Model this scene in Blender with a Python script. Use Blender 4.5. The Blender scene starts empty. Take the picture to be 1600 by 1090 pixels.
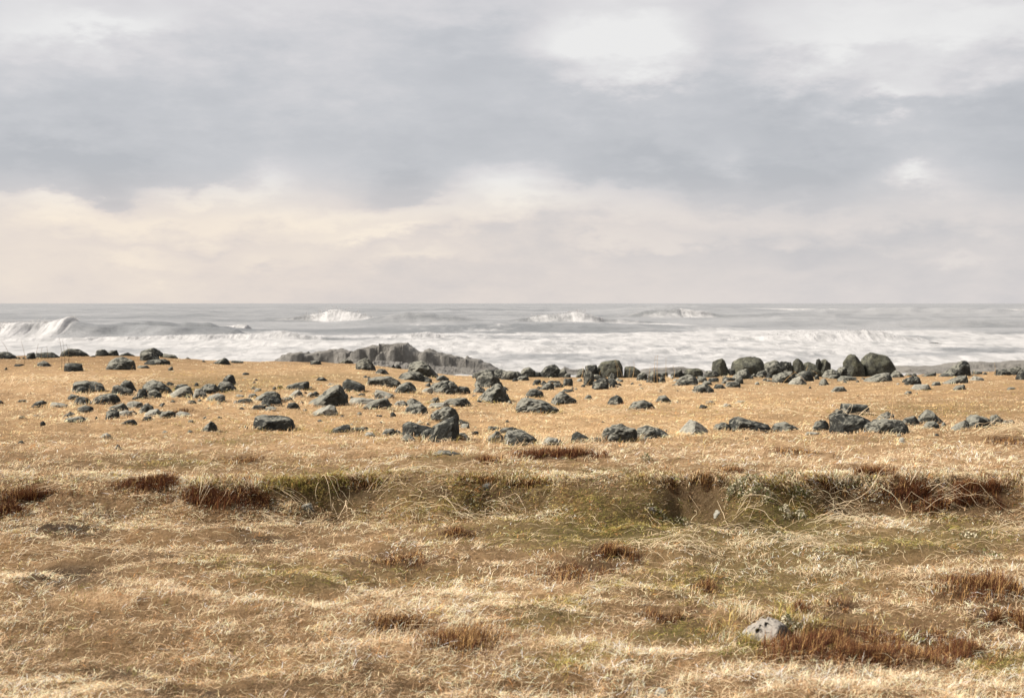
import bpy, bmesh, math, random
import numpy as np
from mathutils import Vector

random.seed(7)
RNG = np.random.default_rng(11)
scene = bpy.context.scene
COL = scene.collection

# ------------------------------------------------------------------ camera
F = 2222.0            # focal length in photograph pixels (50 mm on a 36 mm sensor, 1600 px wide)
HOR = 473.0           # image row of the horizon
ZC = 1.70             # eye height above the near turf
SEA = -3.30           # sea level
cam_d = bpy.data.cameras.new('camera')
cam = bpy.data.objects.new('camera', cam_d)
COL.objects.link(cam)
cam.location = (0, 0, ZC)
cam.rotation_euler = (math.radians(90), 0, 0)
cam_d.lens = 50.0
cam_d.sensor_width = 36.0
cam_d.shift_y = -(545.0 - HOR) / 1600.0
cam_d.clip_start = 0.1
cam_d.clip_end = 40000.0
cam_d.dof.use_dof = True
cam_d.dof.focus_distance = 14.0
cam_d.dof.aperture_fstop = 4.5
scene.camera = cam

# ------------------------------------------------------------------ colour management
scene.view_settings.view_transform = 'Standard'
scene.view_settings.look = 'None'
scene.view_settings.gamma = 1.0
scene.view_settings.exposure = 0.85
scene.view_settings.use_curve_mapping = False

SUN_EL = math.radians(43)
SUN_AZ = math.radians(-88)       # clockwise from the view direction: to the left, slightly ahead


def s2l(c):
    c = c / 255.0
    return c / 12.92 if c <= 0.04045 else ((c + 0.055) / 1.055) ** 2.4


def rgb(r, g, b):
    return (s2l(r), s2l(g), s2l(b), 1.0)


# ------------------------------------------------------------------ node helper
class NT:
    def __init__(self, tree):
        self.t = tree
        self.n = tree.nodes
        self.l = tree.links

    def node(self, kind, **kw):
        nd = self.n.new(kind)
        for k, v in kw.items():
            setattr(nd, k, v)
        return nd

    def put(self, sock, v):
        if hasattr(v, 'is_linked') or isinstance(v, bpy.types.NodeSocket):
            self.l.new(v, sock)
        else:
            sock.default_value = v

    def math(self, op, a, b=None, c=None, clamp=False):
        nd = self.node('ShaderNodeMath', operation=op)
        nd.use_clamp = clamp
        self.put(nd.inputs[0], a)
        if b is not None:
            self.put(nd.inputs[1], b)
        if c is not None:
            self.put(nd.inputs[2], c)
        return nd.outputs[0]

    def mix(self, fac, a, b, blend='MIX'):
        nd = self.node('ShaderNodeMix', data_type='RGBA', blend_type=blend)
        self.put(nd.inputs[0], fac)
        self.put(nd.inputs[6], a)
        self.put(nd.inputs[7], b)
        return nd.outputs[2]

    def ramp(self, fac, stops, interp='LINEAR'):
        nd = self.node('ShaderNodeValToRGB')
        cr = nd.color_ramp
        cr.interpolation = interp
        while len(cr.elements) > 1:
            cr.elements.remove(cr.elements[-1])
        cr.elements[0].position = stops[0][0]
        cr.elements[0].color = stops[0][1]
        for p, c in stops[1:]:
            e = cr.elements.new(p)
            e.color = c
        self.put(nd.inputs[0], fac)
        return nd.outputs[0]

    def rng(self, v, a, b, c=0.0, d=1.0, smooth=True):
        nd = self.node('ShaderNodeMapRange')
        nd.interpolation_type = 'SMOOTHSTEP' if smooth else 'LINEAR'
        self.put(nd.inputs[0], v)
        nd.inputs[1].default_value = a
        nd.inputs[2].default_value = b
        nd.inputs[3].default_value = c
        nd.inputs[4].default_value = d
        return nd.outputs[0]

    def noise(self, vec, scale, detail=4.0, rough=0.55, dist=0.0):
        nd = self.node('ShaderNodeTexNoise')
        if vec is not None:
            self.l.new(vec, nd.inputs['Vector'])
        nd.inputs['Scale'].default_value = scale
        nd.inputs['Detail'].default_value = detail
        nd.inputs['Roughness'].default_value = rough
        nd.inputs['Distortion'].default_value = dist
        return nd.outputs[0]

    def mapping(self, vec, scale=(1, 1, 1), loc=(0, 0, 0)):
        nd = self.node('ShaderNodeMapping')
        self.l.new(vec, nd.inputs[0])
        nd.inputs['Scale'].default_value = scale
        nd.inputs['Location'].default_value = loc
        return nd.outputs[0]


# ------------------------------------------------------------------ world: clouded sky
world = bpy.data.worlds.new('World')
scene.world = world
world.use_nodes = True
W = NT(world.node_tree)
W.n.clear()
sky = W.node('ShaderNodeTexSky', sky_type='NISHITA')
sky.sun_disc = False
sky.sun_elevation = SUN_EL
sky.sun_rotation = SUN_AZ
sky.air_density = 1.0
sky.dust_density = 2.5
tc = W.node('ShaderNodeTexCoord')
vec = tc.outputs['Generated']
sep = W.node('ShaderNodeSeparateXYZ')
W.l.new(vec, sep.inputs[0])
az0 = W.math('ARCTAN2', sep.outputs[0], sep.outputs[1])
el0 = W.math('ARCSINE', sep.outputs[2])
# cloud edges are ragged: bend the coordinates by fractal noise stretched along the horizon
st = W.mapping(vec, (1.0, 1.0, 2.1))
n1 = W.noise(st, 7.0, 6.0, 0.55)
n2 = W.noise(W.mapping(st, (1, 1, 1), (3.7, 1.2, 5.1)), 7.0, 6.0, 0.55)
n3 = W.noise(W.mapping(vec, (1, 1, 3.0), (9.1, 4.4, 2.0)), 16.0, 7.0, 0.6)
n4 = W.noise(W.mapping(vec, (1, 1, 2.4), (1.1, 7.4, 8.0)), 42.0, 5.0, 0.6)
az = W.math('ADD', az0, W.math('MULTIPLY', W.math('SUBTRACT', n1, 0.5), 0.11))
el = W.math('ADD', el0, W.math('MULTIPLY', W.math('SUBTRACT', n2, 0.5), 0.056))
el = W.math('ADD', el, W.math('MULTIPLY', W.math('SUBTRACT', n3, 0.5), 0.052))
el = W.math('ADD', el, W.math('MULTIPLY', W.math('SUBTRACT', n4, 0.5), 0.014))
SKY_PX = [0, 160, 320, 480, 640, 800, 960, 1120, 1280, 1440, 1600]
SKY_ROWS = {
    0:   [.62, .56, .60, .55, .48, .46, .70, .50, .58, .52, .52],
    40:  [.72, .72, .52, .47, .42, .34, 1.0, .46, .76, .84, .78],
    80:  [.52, .54, .44, .44, .40, .30, 1.0, .44, .90, .92, .78],
    120: [.40, .40, .36, .40, .36, .28, .82, .34, .58, .82, .50],
    160: [.33, .31, .31, .36, .31, .25, .32, .25, .30, .78, .25],
    200: [.28, .25, .28, .33, .28, .24, .22, .24, .19, .42, .19],
    240: [.22, .19, .25, .31, .25, .25, .17, .24, .13, .36, .14],
    280: [.18, .13, .30, .42, .24, .66, .24, .13, .13, .55, .18],
    310: [.30, .20, .66, .55, .30, .80, .52, .28, .28, .45, .34],
    340: [.66, .66, .70, .76, .74, .80, .62, .50, .50, .48, .46],
    370: [.62, .70, .62, .64, .74, .52, .50, .48, .42, .38, .40],
    400: [.60, .64, .60, .62, .50, .48, .42, .42, .40, .42, .42],
    430: [.60, .62, .56, .52, .48, .48, .48, .48, .46, .42, .42],
    472: [.58, .58, .54, .52, .50, .54, .58, .56, .48, .46, .46],
}
EL_MAX = 0.30
step_az = 160.0 / F
total = None
for i, px in enumerate(SKY_PX):
    stops = []
    for py in sorted(SKY_ROWS, reverse=True):
        e = math.atan((HOR - py) / F)
        v = SKY_ROWS[py][i]
        stops.append((max(0.0, e / EL_MAX), (v, v, v, 1)))
    stops.append((0.86, (.55, .55, .55, 1)))
    r = W.ramp(W.math('DIVIDE', el, EL_MAX), stops, 'EASE')
    a0 = math.atan((px - 800) / F)
    if i == 0:
        d = W.math('MAXIMUM', W.math('SUBTRACT', az, a0), 0.0)
    elif i == len(SKY_PX) - 1:
        d = W.math('MAXIMUM', W.math('SUBTRACT', a0, az), 0.0)
    else:
        d = W.math('ABSOLUTE', W.math('SUBTRACT', az, a0))
    w = W.rng(W.math('DIVIDE', d, step_az), 0.0, 1.0, 1.0, 0.0)
    term = W.math('MULTIPLY', r, w)
    total = term if total is None else W.math('ADD', total, term)
# single puffs and dark bellies of cloud
for cx, cy, rx, ry, amp in [(95, 338, 75, 20, .30), (250, 352, 95, 13, .20), (330, 300, 85, 14, .24), (412, 290, 40, 20, .24), (480, 345, 130, 15, .16),
                            (600, 372, 85, 9, .30), (655, 411, 40, 11, .26), (212, 408, 48, 11, .20), (432, 412, 40, 9, .16), (765, 300, 75, 22, .22),
                            (850, 322, 90, 13, .20), (50, 270, 150, 24, -.16), (200, 300, 70, 16, -.14), (612, 292, 60, 24, -.20), (1000, 272, 120, 24, -.16),
                            (1280, 272, 90, 36, -.16), (1412, 276, 34, 13, .46), (1160, 250, 30, 30, .20), (1392, 170, 42, 12, .30), (1050, 390, 64, 13, .16),
                            (1500, 402, 52, 9, .16), (960, 380, 60, 11, .12), (1500, 182, 110, 66, -.16), (150, 50, 90, 20, .28), (880, 60, 60, 36, .22),
                            (990, 84, 76, 44, .26), (720, 80, 80, 56, -.12), (1250, 172, 80, 34, -.18), (1390, 100, 60, 20, -.16), (330, 385, 120, 10, -.14),
                            (130, 385, 90, 12, -.10), (1300, 395, 160, 16, -.12), (720, 375, 90, 12, -.14)]:
    du = W.math('MULTIPLY', W.math('SUBTRACT', az, math.atan((cx - 800) / F)), F / rx)
    dv_ = W.math('MULTIPLY', W.math('SUBTRACT', el, math.atan((HOR - cy) / F)), F / ry)
    e = W.math('EXPONENT', W.math('MULTIPLY', W.math('MULTIPLY_ADD', du, du, W.math('MULTIPLY', dv_, dv_)), -1.0))
    total = W.math('MULTIPLY_ADD', e, amp, total)
fine = W.math('MULTIPLY', W.math('SUBTRACT', n3, 0.5), 0.44)
fine2 = W.math('MULTIPLY', W.math('SUBTRACT', n4, 0.5), 0.22)
bright = W.math('ADD', W.math('ADD', total, fine), fine2)
bright = W.math('MULTIPLY_ADD', W.math('SUBTRACT', bright, 0.42), 1.08, 0.40, clamp=True)
cool = W.ramp(bright, [(0.0, rgb(184, 186, 191)), (0.28, rgb(197, 198, 202)), (0.55, rgb(214, 212, 214)),
                       (1.0, rgb(234, 233, 232))])
warm = W.ramp(bright, [(0.0, rgb(198, 194, 195)), (0.30, rgb(208, 202, 201)), (0.55, rgb(228, 217, 209)),
                       (1.0, rgb(246, 233, 217))])
wl = W.rng(el0, 0.052, 0.098, 1.0, 0.0)
wa = W.rng(az0, -0.25, 0.34, 1.0, 0.42)
cloud = W.mix(W.math('MULTIPLY', wl, wa), cool, warm)
cloud10 = W.node('ShaderNodeVectorMath', operation='SCALE')
W.l.new(cloud, cloud10.inputs[0])
cloud10.inputs['Scale'].default_value = 5.7
final = W.mix(0.96, sky.outputs[0], cloud10.outputs[0])
bg = W.node('ShaderNodeBackground')
bg.inputs['Strength'].default_value = 0.10
W.l.new(final, bg.inputs[0])
wo = W.node('ShaderNodeOutputWorld')
W.l.new(bg.outputs[0], wo.inputs[0])

# ------------------------------------------------------------------ sun through thin cloud
sun_d = bpy.data.lights.new('sun', 'SUN')
sun_d.energy = 5.0
sun_d.angle = math.radians(13)
sun_d.color = (1.0, 0.93, 0.84)
sun = bpy.data.objects.new('sun', sun_d)
COL.objects.link(sun)
sdir = Vector((math.sin(SUN_AZ) * math.cos(SUN_EL), math.cos(SUN_AZ) * math.cos(SUN_EL), math.sin(SUN_EL)))
sun.rotation_euler = sdir.to_track_quat('Z', 'Y').to_euler()
sun.location = (-20, 5, 20)

# ------------------------------------------------------------------ numpy noise
def _hash(ix, iy, iz, seed):
    h = (ix.astype(np.int64) * 374761393 + iy.astype(np.int64) * 668265263 +
         iz.astype(np.int64) * 2147483647 + seed * 1274126177) & 0xFFFFFFFF
    h = ((h ^ (h >> 13)) * 1274126177) & 0xFFFFFFFF
    h = ((h ^ (h >> 16)) * 2246822519) & 0xFFFFFFFF
    return ((h ^ (h >> 15)) & 0xFFFFFF) / float(0xFFFFFF)


def vnoise(x, y, z=None, seed=0):
    x = np.asarray(x, float)
    y = np.asarray(y, float)
    z = np.zeros_like(x) if z is None else np.asarray(z, float)
    ix, iy, iz = np.floor(x), np.floor(y), np.floor(z)
    fx, fy, fz = x - ix, y - iy, z - iz
    fx, fy, fz = [f * f * f * (f * (f * 6 - 15) + 10) for f in (fx, fy, fz)]
    out = 0
    for dz in ((0, 1) if np.any(fz) else (0,)):
        wz = fz if dz else 1 - fz
        for dx in (0, 1):
            wx = fx if dx else 1 - fx
            for dy in (0, 1):
                wy = fy if dy else 1 - fy
                out = out + wx * wy * wz * _hash(ix + dx, iy + dy, iz + dz, seed)
    return out * 2 - 1


def fbm(x, y, z=None, oct=4, seed=0, gain=0.5):
    a, s, t = 1.0, 0.0, 0.0
    for k in range(oct):
        f = 2.03 ** k
        s = s + a * vnoise(np.asarray(x) * f + 17.3 * k, np.asarray(y) * f - 9.1 * k, None if z is None else np.asarray(z) * f + 5.7 * k, seed + k)
        t += a
        a *= gain
    return s / t


def sstep(a, b, v):
    t = np.clip((v - a) / (b - a), 0, 1)
    return t * t * (3 - 2 * t)


# ------------------------------------------------------------------ terrain height
CREST_PX = [-900, 0, 100, 250, 330, 430, 560, 640, 700, 790, 900, 1000, 1150, 1300, 1450, 1600, 2500]
CREST_PY = [556, 560, 558, 559, 564, 567, 571, 580, 590, 593, 592, 592, 590, 592, 588, 583, 578]
EDGE_PX = [-900, 0, 100, 180, 300, 460, 560, 640, 720, 800, 900, 1050, 1130, 1200, 1290, 1400, 1600, 2500]
EDGE_D = [11.9, 11.9, 11.75, 11.95, 11.75, 11.7, 12.0, 12.15, 12.05, 12.05, 11.95, 11.95, 11.8, 11.8, 12.05, 12.05, 11.95, 12.0]
STEEP_PX = [-900, 0, 150, 300, 400, 480, 530, 580, 640, 690, 760, 850, 930, 1010, 1060, 1110, 1170, 1250, 1310, 1380, 1450, 1600, 2500]
STEEP_W = [1.95, 1.56, 1.56, 1.04, 0.78, 0.49, 0.44, 0.65, 1.30, 1.17, 0.60, 0.81, 1.43, 0.98, 0.49, 0.47, 0.98, 0.81, 0.44, 0.47, 0.65, 0.78, 1.82]
CREST_D = 36.0


def ground(x, y):
    x = np.asarray(x, float)
    y = np.asarray(y, float)
    yy = np.maximum(y, 2.0)
    px = 800 + F * x / yy
    zcrest = ZC + (HOR - np.interp(px, CREST_PX, CREST_PY)) / F * CREST_D
    edge = np.interp(px, EDGE_PX, EDGE_D) + 0.16 * fbm(x * 0.9, y * 0.2, oct=3, seed=3)
    wid = np.interp(px, STEEP_PX, STEEP_W)
    near = 0.085 * fbm(x * 0.5, y * 0.8, oct=3, seed=5) + 0.055 * fbm(x * 1.5, y * 2.4, oct=2, seed=8)
    hum = 1 - np.abs(fbm(x * 1.3, y * 2.0, oct=3, seed=9)) * 2.2
    near = near + 0.035 * np.clip(hum, -.6, 1)
    # a low swell of turf on the left and a dip towards the bank
    near = near + 0.07 * np.exp(-((x + 2.4) / 1.3) ** 2 - ((y - 8.3) / 0.45) ** 2)
    near = near - 0.06 * np.exp(-((x + 3.4) / 0.8) ** 2 - ((y - 9.3) / 0.5) ** 2)
    near = near - 0.04 * sstep(9.5, 11.2, y)
    pock = np.exp(-((y - (edge - wid - .12)) / .28) ** 2) * sstep(.62, .38, wid)
    near = near - 0.02 * pock
    plat = 0.285 + 0.0 * y
    k = np.clip((y - 14.5) / (CREST_D - 14.5), 0, 1)
    field = plat * (1 - k) + zcrest * k
    field = field + (0.07 * fbm(x * 0.30, y * 0.30, oct=3, seed=21) + 0.06 * fbm(x * 1.2, y * 1.2, oct=3, seed=23)) * sstep(12.5, 16, y) * (1 - 0.5 * k)
    up = np.where(y < 14.5, 0.252 + (0.285 - 0.252) * np.clip((y - 12) / 2.5, 0, 1) + 0.030 * fbm(x * 1.6, y * 2.0, oct=3, seed=31), field)
    t = np.clip((y - (edge - wid)) / wid, 0, 1)
    t = t * t * (3 - 2 * t)
    # crumbly bank face
    t = np.clip(t + 0.10 * fbm(x * 4, y * 4, oct=2, seed=41) * np.sin(np.pi * t), 0, 1)
    z = near * (1 - t) + up * t
    # seaward slope behind the crest
    fall = np.clip((y - CREST_D - 1.0) / 22.0, 0, 1)
    rough = 0.35 * fbm(x * 0.35, y * 0.35, oct=4, seed=51)
    z = z * (1 - fall) + (SEA - 0.9 + rough) * fall
    z = z + rough * np.sin(np.pi * fall) * 0.5
    return z


def to_world(px, py, dmin=3.0, dmax=46.0):
    """where the line of sight through an image point meets the ground"""
    d = np.linspace(dmin, dmax, 2600)
    u = (px - 800.0) / F
    zr = ZC + (HOR - py) / F * d
    g = ground(u * d, d)
    hit = np.nonzero(g >= zr)[0]
    if len(hit):
        dd = d[hit[0]]
    else:
        m = d < 38
        dd = d[m][np.argmin((zr - g)[m])]
    return u * dd, dd


# ------------------------------------------------------------------ mesh helpers
def mesh_np(name, verts, quads=None, tris=None, smooth=False):
    me = bpy.data.meshes.new(name)
    verts = np.asarray(verts, np.float32)
    nq = 0 if quads is None else len(quads)
    nt = 0 if tris is None else len(tris)
    me.vertices.add(len(verts))
    me.vertices.foreach_set('co', verts.ravel())
    idx = []
    if nq:
        idx.append(np.asarray(quads, np.int32).ravel())
    if nt:
        idx.append(np.asarray(tris, np.int32).ravel())
    idx = np.concatenate(idx)
    me.loops.add(len(idx))
    me.loops.foreach_set('vertex_index', idx)
    me.polygons.add(nq + nt)
    starts = np.concatenate([np.arange(nq) * 4, nq * 4 + np.arange(nt) * 3]).astype(np.int32)
    me.polygons.foreach_set('loop_start', starts)
    me.update(calc_edges=True)
    me.polygons.foreach_set('use_smooth', np.full(nq + nt, smooth))
    me.validate(clean_customdata=False)
    return me


def set_col(me, name, cols):
    a = me.color_attributes.new(name, 'FLOAT_COLOR', 'POINT')
    c = np.ones((len(me.vertices), 4), np.float32)
    c[:, :cols.shape[1]] = cols
    a.data.foreach_set('color', c.ravel())


def set_float(me, name, vals):
    a = me.attributes.new(name, 'FLOAT', 'POINT')
    a.data.foreach_set('value', np.asarray(vals, np.float32))


def grid_quads(nr, nc):
    i = np.arange((nr - 1) * (nc - 1))
    r, c = i // (nc - 1), i % (nc - 1)
    a = r * nc + c
    return np.stack([a, a + 1, a + nc + 1, a + nc], 1)


def link(name, me, mat=None, parent=None, loc=(0, 0, 0)):
    o = bpy.data.objects.new(name, me)
    COL.objects.link(o)
    o.location = loc
    if mat is not None and me is not None:
        me.materials.append(mat)
    if parent is not None:
        o.parent = parent
    return o


def tag(o, label=None, cat=None, group=None, kind=None):
    if label:
        o['label'] = label
    if cat:
        o['category'] = cat
    if group:
        o['group'] = group
    if kind:
        o['kind'] = kind
    return o


# ------------------------------------------------------------------ materials
def new_mat(name):
    m = bpy.data.materials.new(name)
    m.use_nodes = True
    t = NT(m.node_tree)
    t.n.clear()
    out = t.node('ShaderNodeOutputMaterial')
    return m, t, out


def principled(t, out, base, rough=0.8, spec=0.3, normal=None):
    b = t.node('ShaderNodeBsdfPrincipled')
    t.put(b.inputs['Base Color'], base)
    t.put(b.inputs['Roughness'], rough)
    b.inputs['Specular IOR Level'].default_value = spec
    if normal is not None:
        t.l.new(normal, b.inputs['Normal'])
    if out is not None:
        t.l.new(b.outputs[0], out.inputs[0])
    return b


def bump(t, h, strength=0.5, dist=0.02, normal=None):
    b = t.node('ShaderNodeBump')
    b.inputs['Strength'].default_value = strength
    b.inputs['Distance'].default_value = dist
    t.l.new(h, b.inputs['Height'])
    if normal is not None:
        t.l.new(normal, b.inputs['Normal'])
    return b.outputs[0]


def rock_mat(name, dark, mid, lichen, amount, scale=1.0, green=0.0):
    m, t, out = new_mat(name)
    tc = t.node('ShaderNodeTexCoord')
    oi = t.node('ShaderNodeObjectInfo')
    add = t.node('ShaderNodeVectorMath', operation='ADD')
    sc = t.node('ShaderNodeVectorMath', operation='SCALE')
    t.l.new(oi.outputs['Location'], sc.inputs[0])
    sc.inputs['Scale'].default_value = 3.17
    t.l.new(tc.outputs['Object'], add.inputs[0])
    t.l.new(sc.outputs[0], add.inputs[1])
    v = add.outputs[0]
    a = t.noise(v, 5 * scale, 6, 0.65)
    b = t.noise(v, 21 * scale, 5, 0.65)
    c = t.noise(t.mapping(v, (1, 1, 1), (5, 3, 1)), 9 * scale, 7, 0.7, 0.6)
    base = t.mix(t.rng(a, 0.35, 0.65), dark, mid)
    base = t.mix(t.rng(b, 0.40, 0.66), base, tuple(min(1, k * 0.55) for k in dark[:3]) + (1,))
    # crustose lichen, weighted so it also paints sunlit tops and left faces paler
    geo = t.node('ShaderNodeNewGeometry')
    sp = t.node('ShaderNodeSeparateXYZ')
    t.l.new(geo.outputs['Normal'], sp.inputs[0])
    top = t.math('MULTIPLY_ADD', sp.outputs[2], 0.20, t.math('MULTIPLY_ADD', sp.outputs[0], -0.08, -0.10))
    k = t.math('ADD', t.math('ADD', c, top), (amount - 0.5) * 0.5)
    lm = t.rng(k, 0.50, 0.62)
    lm = t.math('MULTIPLY', lm, t.rng(b, 0.30, 0.55, 0.45, 1.0))
    base = t.mix(lm, base, lichen)
    if green:
        g = t.rng(t.math('ADD', a, t.math('MULTIPLY', sp.outputs[2], 0.1)), 0.50, 0.68)
        base = t.mix(t.math('MULTIPLY', g, green), base, (0.095, 0.092, 0.055, 1))
    h = t.math('ADD', t.math('MULTIPLY', b, 0.6), t.math('MULTIPLY', t.noise(v, 55 * scale, 3, 0.7), 0.4))
    nrm = bump(t, h, 0.9, 0.040 / scale)
    principled(t, out, base, 0.88, 0.25, nrm)
    return m


M = {}
M['dark'] = rock_mat('basalt_dark', (0.0212, 0.0223, 0.0202, 1), (0.0440, 0.0453, 0.0380, 1), (0.1795, 0.1745, 0.1434, 1), 0.44)
M['mid'] = rock_mat('basalt_lichened', (0.0277, 0.0288, 0.0249, 1), (0.0588, 0.0593, 0.0488, 1), (0.1958, 0.1892, 0.1550, 1), 0.56)
M['pale'] = rock_mat('basalt_pale', (0.0518, 0.0514, 0.0435, 1), (0.1037, 0.1019, 0.0854, 1), (0.2765, 0.2657, 0.2216, 1), 0.72)
M['olive'] = rock_mat('basalt_olive', (0.0452, 0.0456, 0.0365, 1), (0.0866, 0.0853, 0.0654, 1), (0.1476, 0.1439, 0.1075, 1), 0.36, 1.0, 0.40)
M['white'] = rock_mat('rock_bleached', (0.0653, 0.0585, 0.0497, 1), (0.1535, 0.1378, 0.1182, 1), (0.2763, 0.2471, 0.2126, 1), 0.60, 3.0)


def blade_mat(name, trans=0.25, rough=0.65):
    m, t, out = new_mat(name)
    at = t.node('ShaderNodeAttribute')
    at.attribute_name = 'tint'
    b = principled(t, None, at.outputs['Color'], rough, 0.06)
    tr = t.node('ShaderNodeBsdfTranslucent')
    t.l.new(at.outputs['Color'], tr.inputs[0])
    mx = t.node('ShaderNodeMixShader')
    mx.inputs[0].default_value = trans
    t.l.new(b.outputs[0], mx.inputs[1])
    t.l.new(tr.outputs[0], mx.inputs[2])
    t.l.new(mx.outputs[0], out.inputs[0])
    return m


M['grass'] = blade_mat('dry_grass', 0.34)
M['heather'] = blade_mat('heather_twigs', 0.06, 0.85)
M['straw'] = blade_mat('bleached_straw', 0.15, 0.55)
M['lichen'] = blade_mat('shrub_lichen', 0.15, 0.9)

# turf under the blades: colour painted per vertex from the vegetation map, relief by noise
m, t, out = new_mat('turf')
at = t.node('ShaderNodeAttribute')
at.attribute_name = 'tint'
tc = t.node('ShaderNodeTexCoord')
a = t.noise(tc.outputs['Object'], 14, 6, 0.7)
b = t.noise(tc.outputs['Object'], 60, 4, 0.7)
col = t.mix(t.rng(a, 0.3, 0.7), at.outputs['Color'], t.mix(1.0, at.outputs['Color'], (0.62, 0.58, 0.50, 1), 'MULTIPLY'))
col = t.mix(t.math('MULTIPLY', t.rng(b, 0.52, 0.72), 0.5), col, (0.26, 0.20, 0.12, 1))
h = t.math('ADD', a, t.math('MULTIPLY', b, 0.5))
principled(t, out, col, 0.95, 0.1, bump(t, h, 0.9, 0.04))
M['turf'] = m

# islet and shore reefs: wet grey rock, its colour lifted to stand for sea haze
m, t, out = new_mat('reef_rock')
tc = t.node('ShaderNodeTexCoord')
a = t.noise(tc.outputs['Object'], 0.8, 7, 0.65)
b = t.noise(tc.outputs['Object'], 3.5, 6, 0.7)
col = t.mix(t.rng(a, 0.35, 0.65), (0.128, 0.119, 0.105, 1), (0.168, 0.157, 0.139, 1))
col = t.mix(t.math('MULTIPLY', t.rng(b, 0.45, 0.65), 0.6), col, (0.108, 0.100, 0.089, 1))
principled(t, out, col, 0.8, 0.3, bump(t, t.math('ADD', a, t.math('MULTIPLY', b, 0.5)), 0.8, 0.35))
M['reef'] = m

# sea water with foam
m, t, out = new_mat('sea_water')
tc = t.node('ShaderNodeTexCoord')
ob = tc.outputs['Object']
at = t.node('ShaderNodeAttribute')
at.attribute_name = 'foam'
cal = t.noise(t.mapping(ob, (1, .28, 1)), 0.75, 7, 0.66, 0.5)
big = t.noise(t.mapping(ob, (0.35, .8, 1), (13, 4, 0)), 0.045, 5, 0.6, 0.3)
med = t.noise(t.mapping(ob, (0.8, .5, 1), (3, 9, 0)), 0.17, 6, 0.62, 0.5)
pat = t.math('ADD', t.math('MULTIPLY', cal, 0.42), t.math('ADD', t.math('MULTIPLY', big, 0.20), t.math('MULTIPLY', med, 0.38)))
fm = t.math('SUBTRACT', t.math('ADD', pat, at.outputs['Fac']), 0.72)
foam = t.rng(fm, -0.07, 0.20)
swl = t.noise(t.mapping(ob, (0.25, 1, 1), (7, 2, 0)), 0.022, 5, 0.62, 0.4)
wcol = t.mix(t.rng(t.math('ADD', t.math('MULTIPLY', swl, 0.65), t.math('MULTIPLY', med, 0.35)), 0.38, 0.60), (0.118, 0.122, 0.122, 1), (0.245, 0.243, 0.239, 1))
rip = t.noise(t.mapping(ob, (0.5, 1, 1)), 1.1, 6, 0.65)
rip2 = t.noise(t.mapping(ob, (0.4, 1, 1)), 0.11, 5, 0.6)
nb = bump(t, t.math('ADD', t.math('MULTIPLY', rip, 0.5), t.math('MULTIPLY', rip2, 1.1)), 1.0, 1.1)
wat = principled(t, None, wcol, 0.32, 0.35, nb)
fcol = t.mix(t.rng(cal, 0.36, 0.60), (0.285, 0.281, 0.276, 1), (0.375, 0.368, 0.362, 1))
nf = bump(t, t.math('ADD', cal, t.math('MULTIPLY', med, 1.5)), 0.5, 0.6)
fo = principled(t, None, fcol, 0.9, 0.1, nf)
mx = t.node('ShaderNodeMixShader')
t.l.new(foam, mx.inputs[0])
t.l.new(wat.outputs[0], mx.inputs[1])
t.l.new(fo.outputs[0], mx.inputs[2])
t.l.new(mx.outputs[0], out.inputs[0])
M['sea'] = m

# airborne spray: light passes through and scatters in every direction
m, t, out = new_mat('sea_spray')
b = principled(t, None, (0.45, 0.44, 0.43, 1), 1.0, 0.0)
tr = t.node('ShaderNodeBsdfTranslucent')
tr.inputs[0].default_value = (0.60, 0.59, 0.58, 1)
mx = t.node('ShaderNodeMixShader')
mx.inputs[0].default_value = 0.55
t.l.new(b.outputs[0], mx.inputs[1])
t.l.new(tr.outputs[0], mx.inputs[2])
t.l.new(mx.outputs[0], out.inputs[0])
M['spray'] = m

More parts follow.
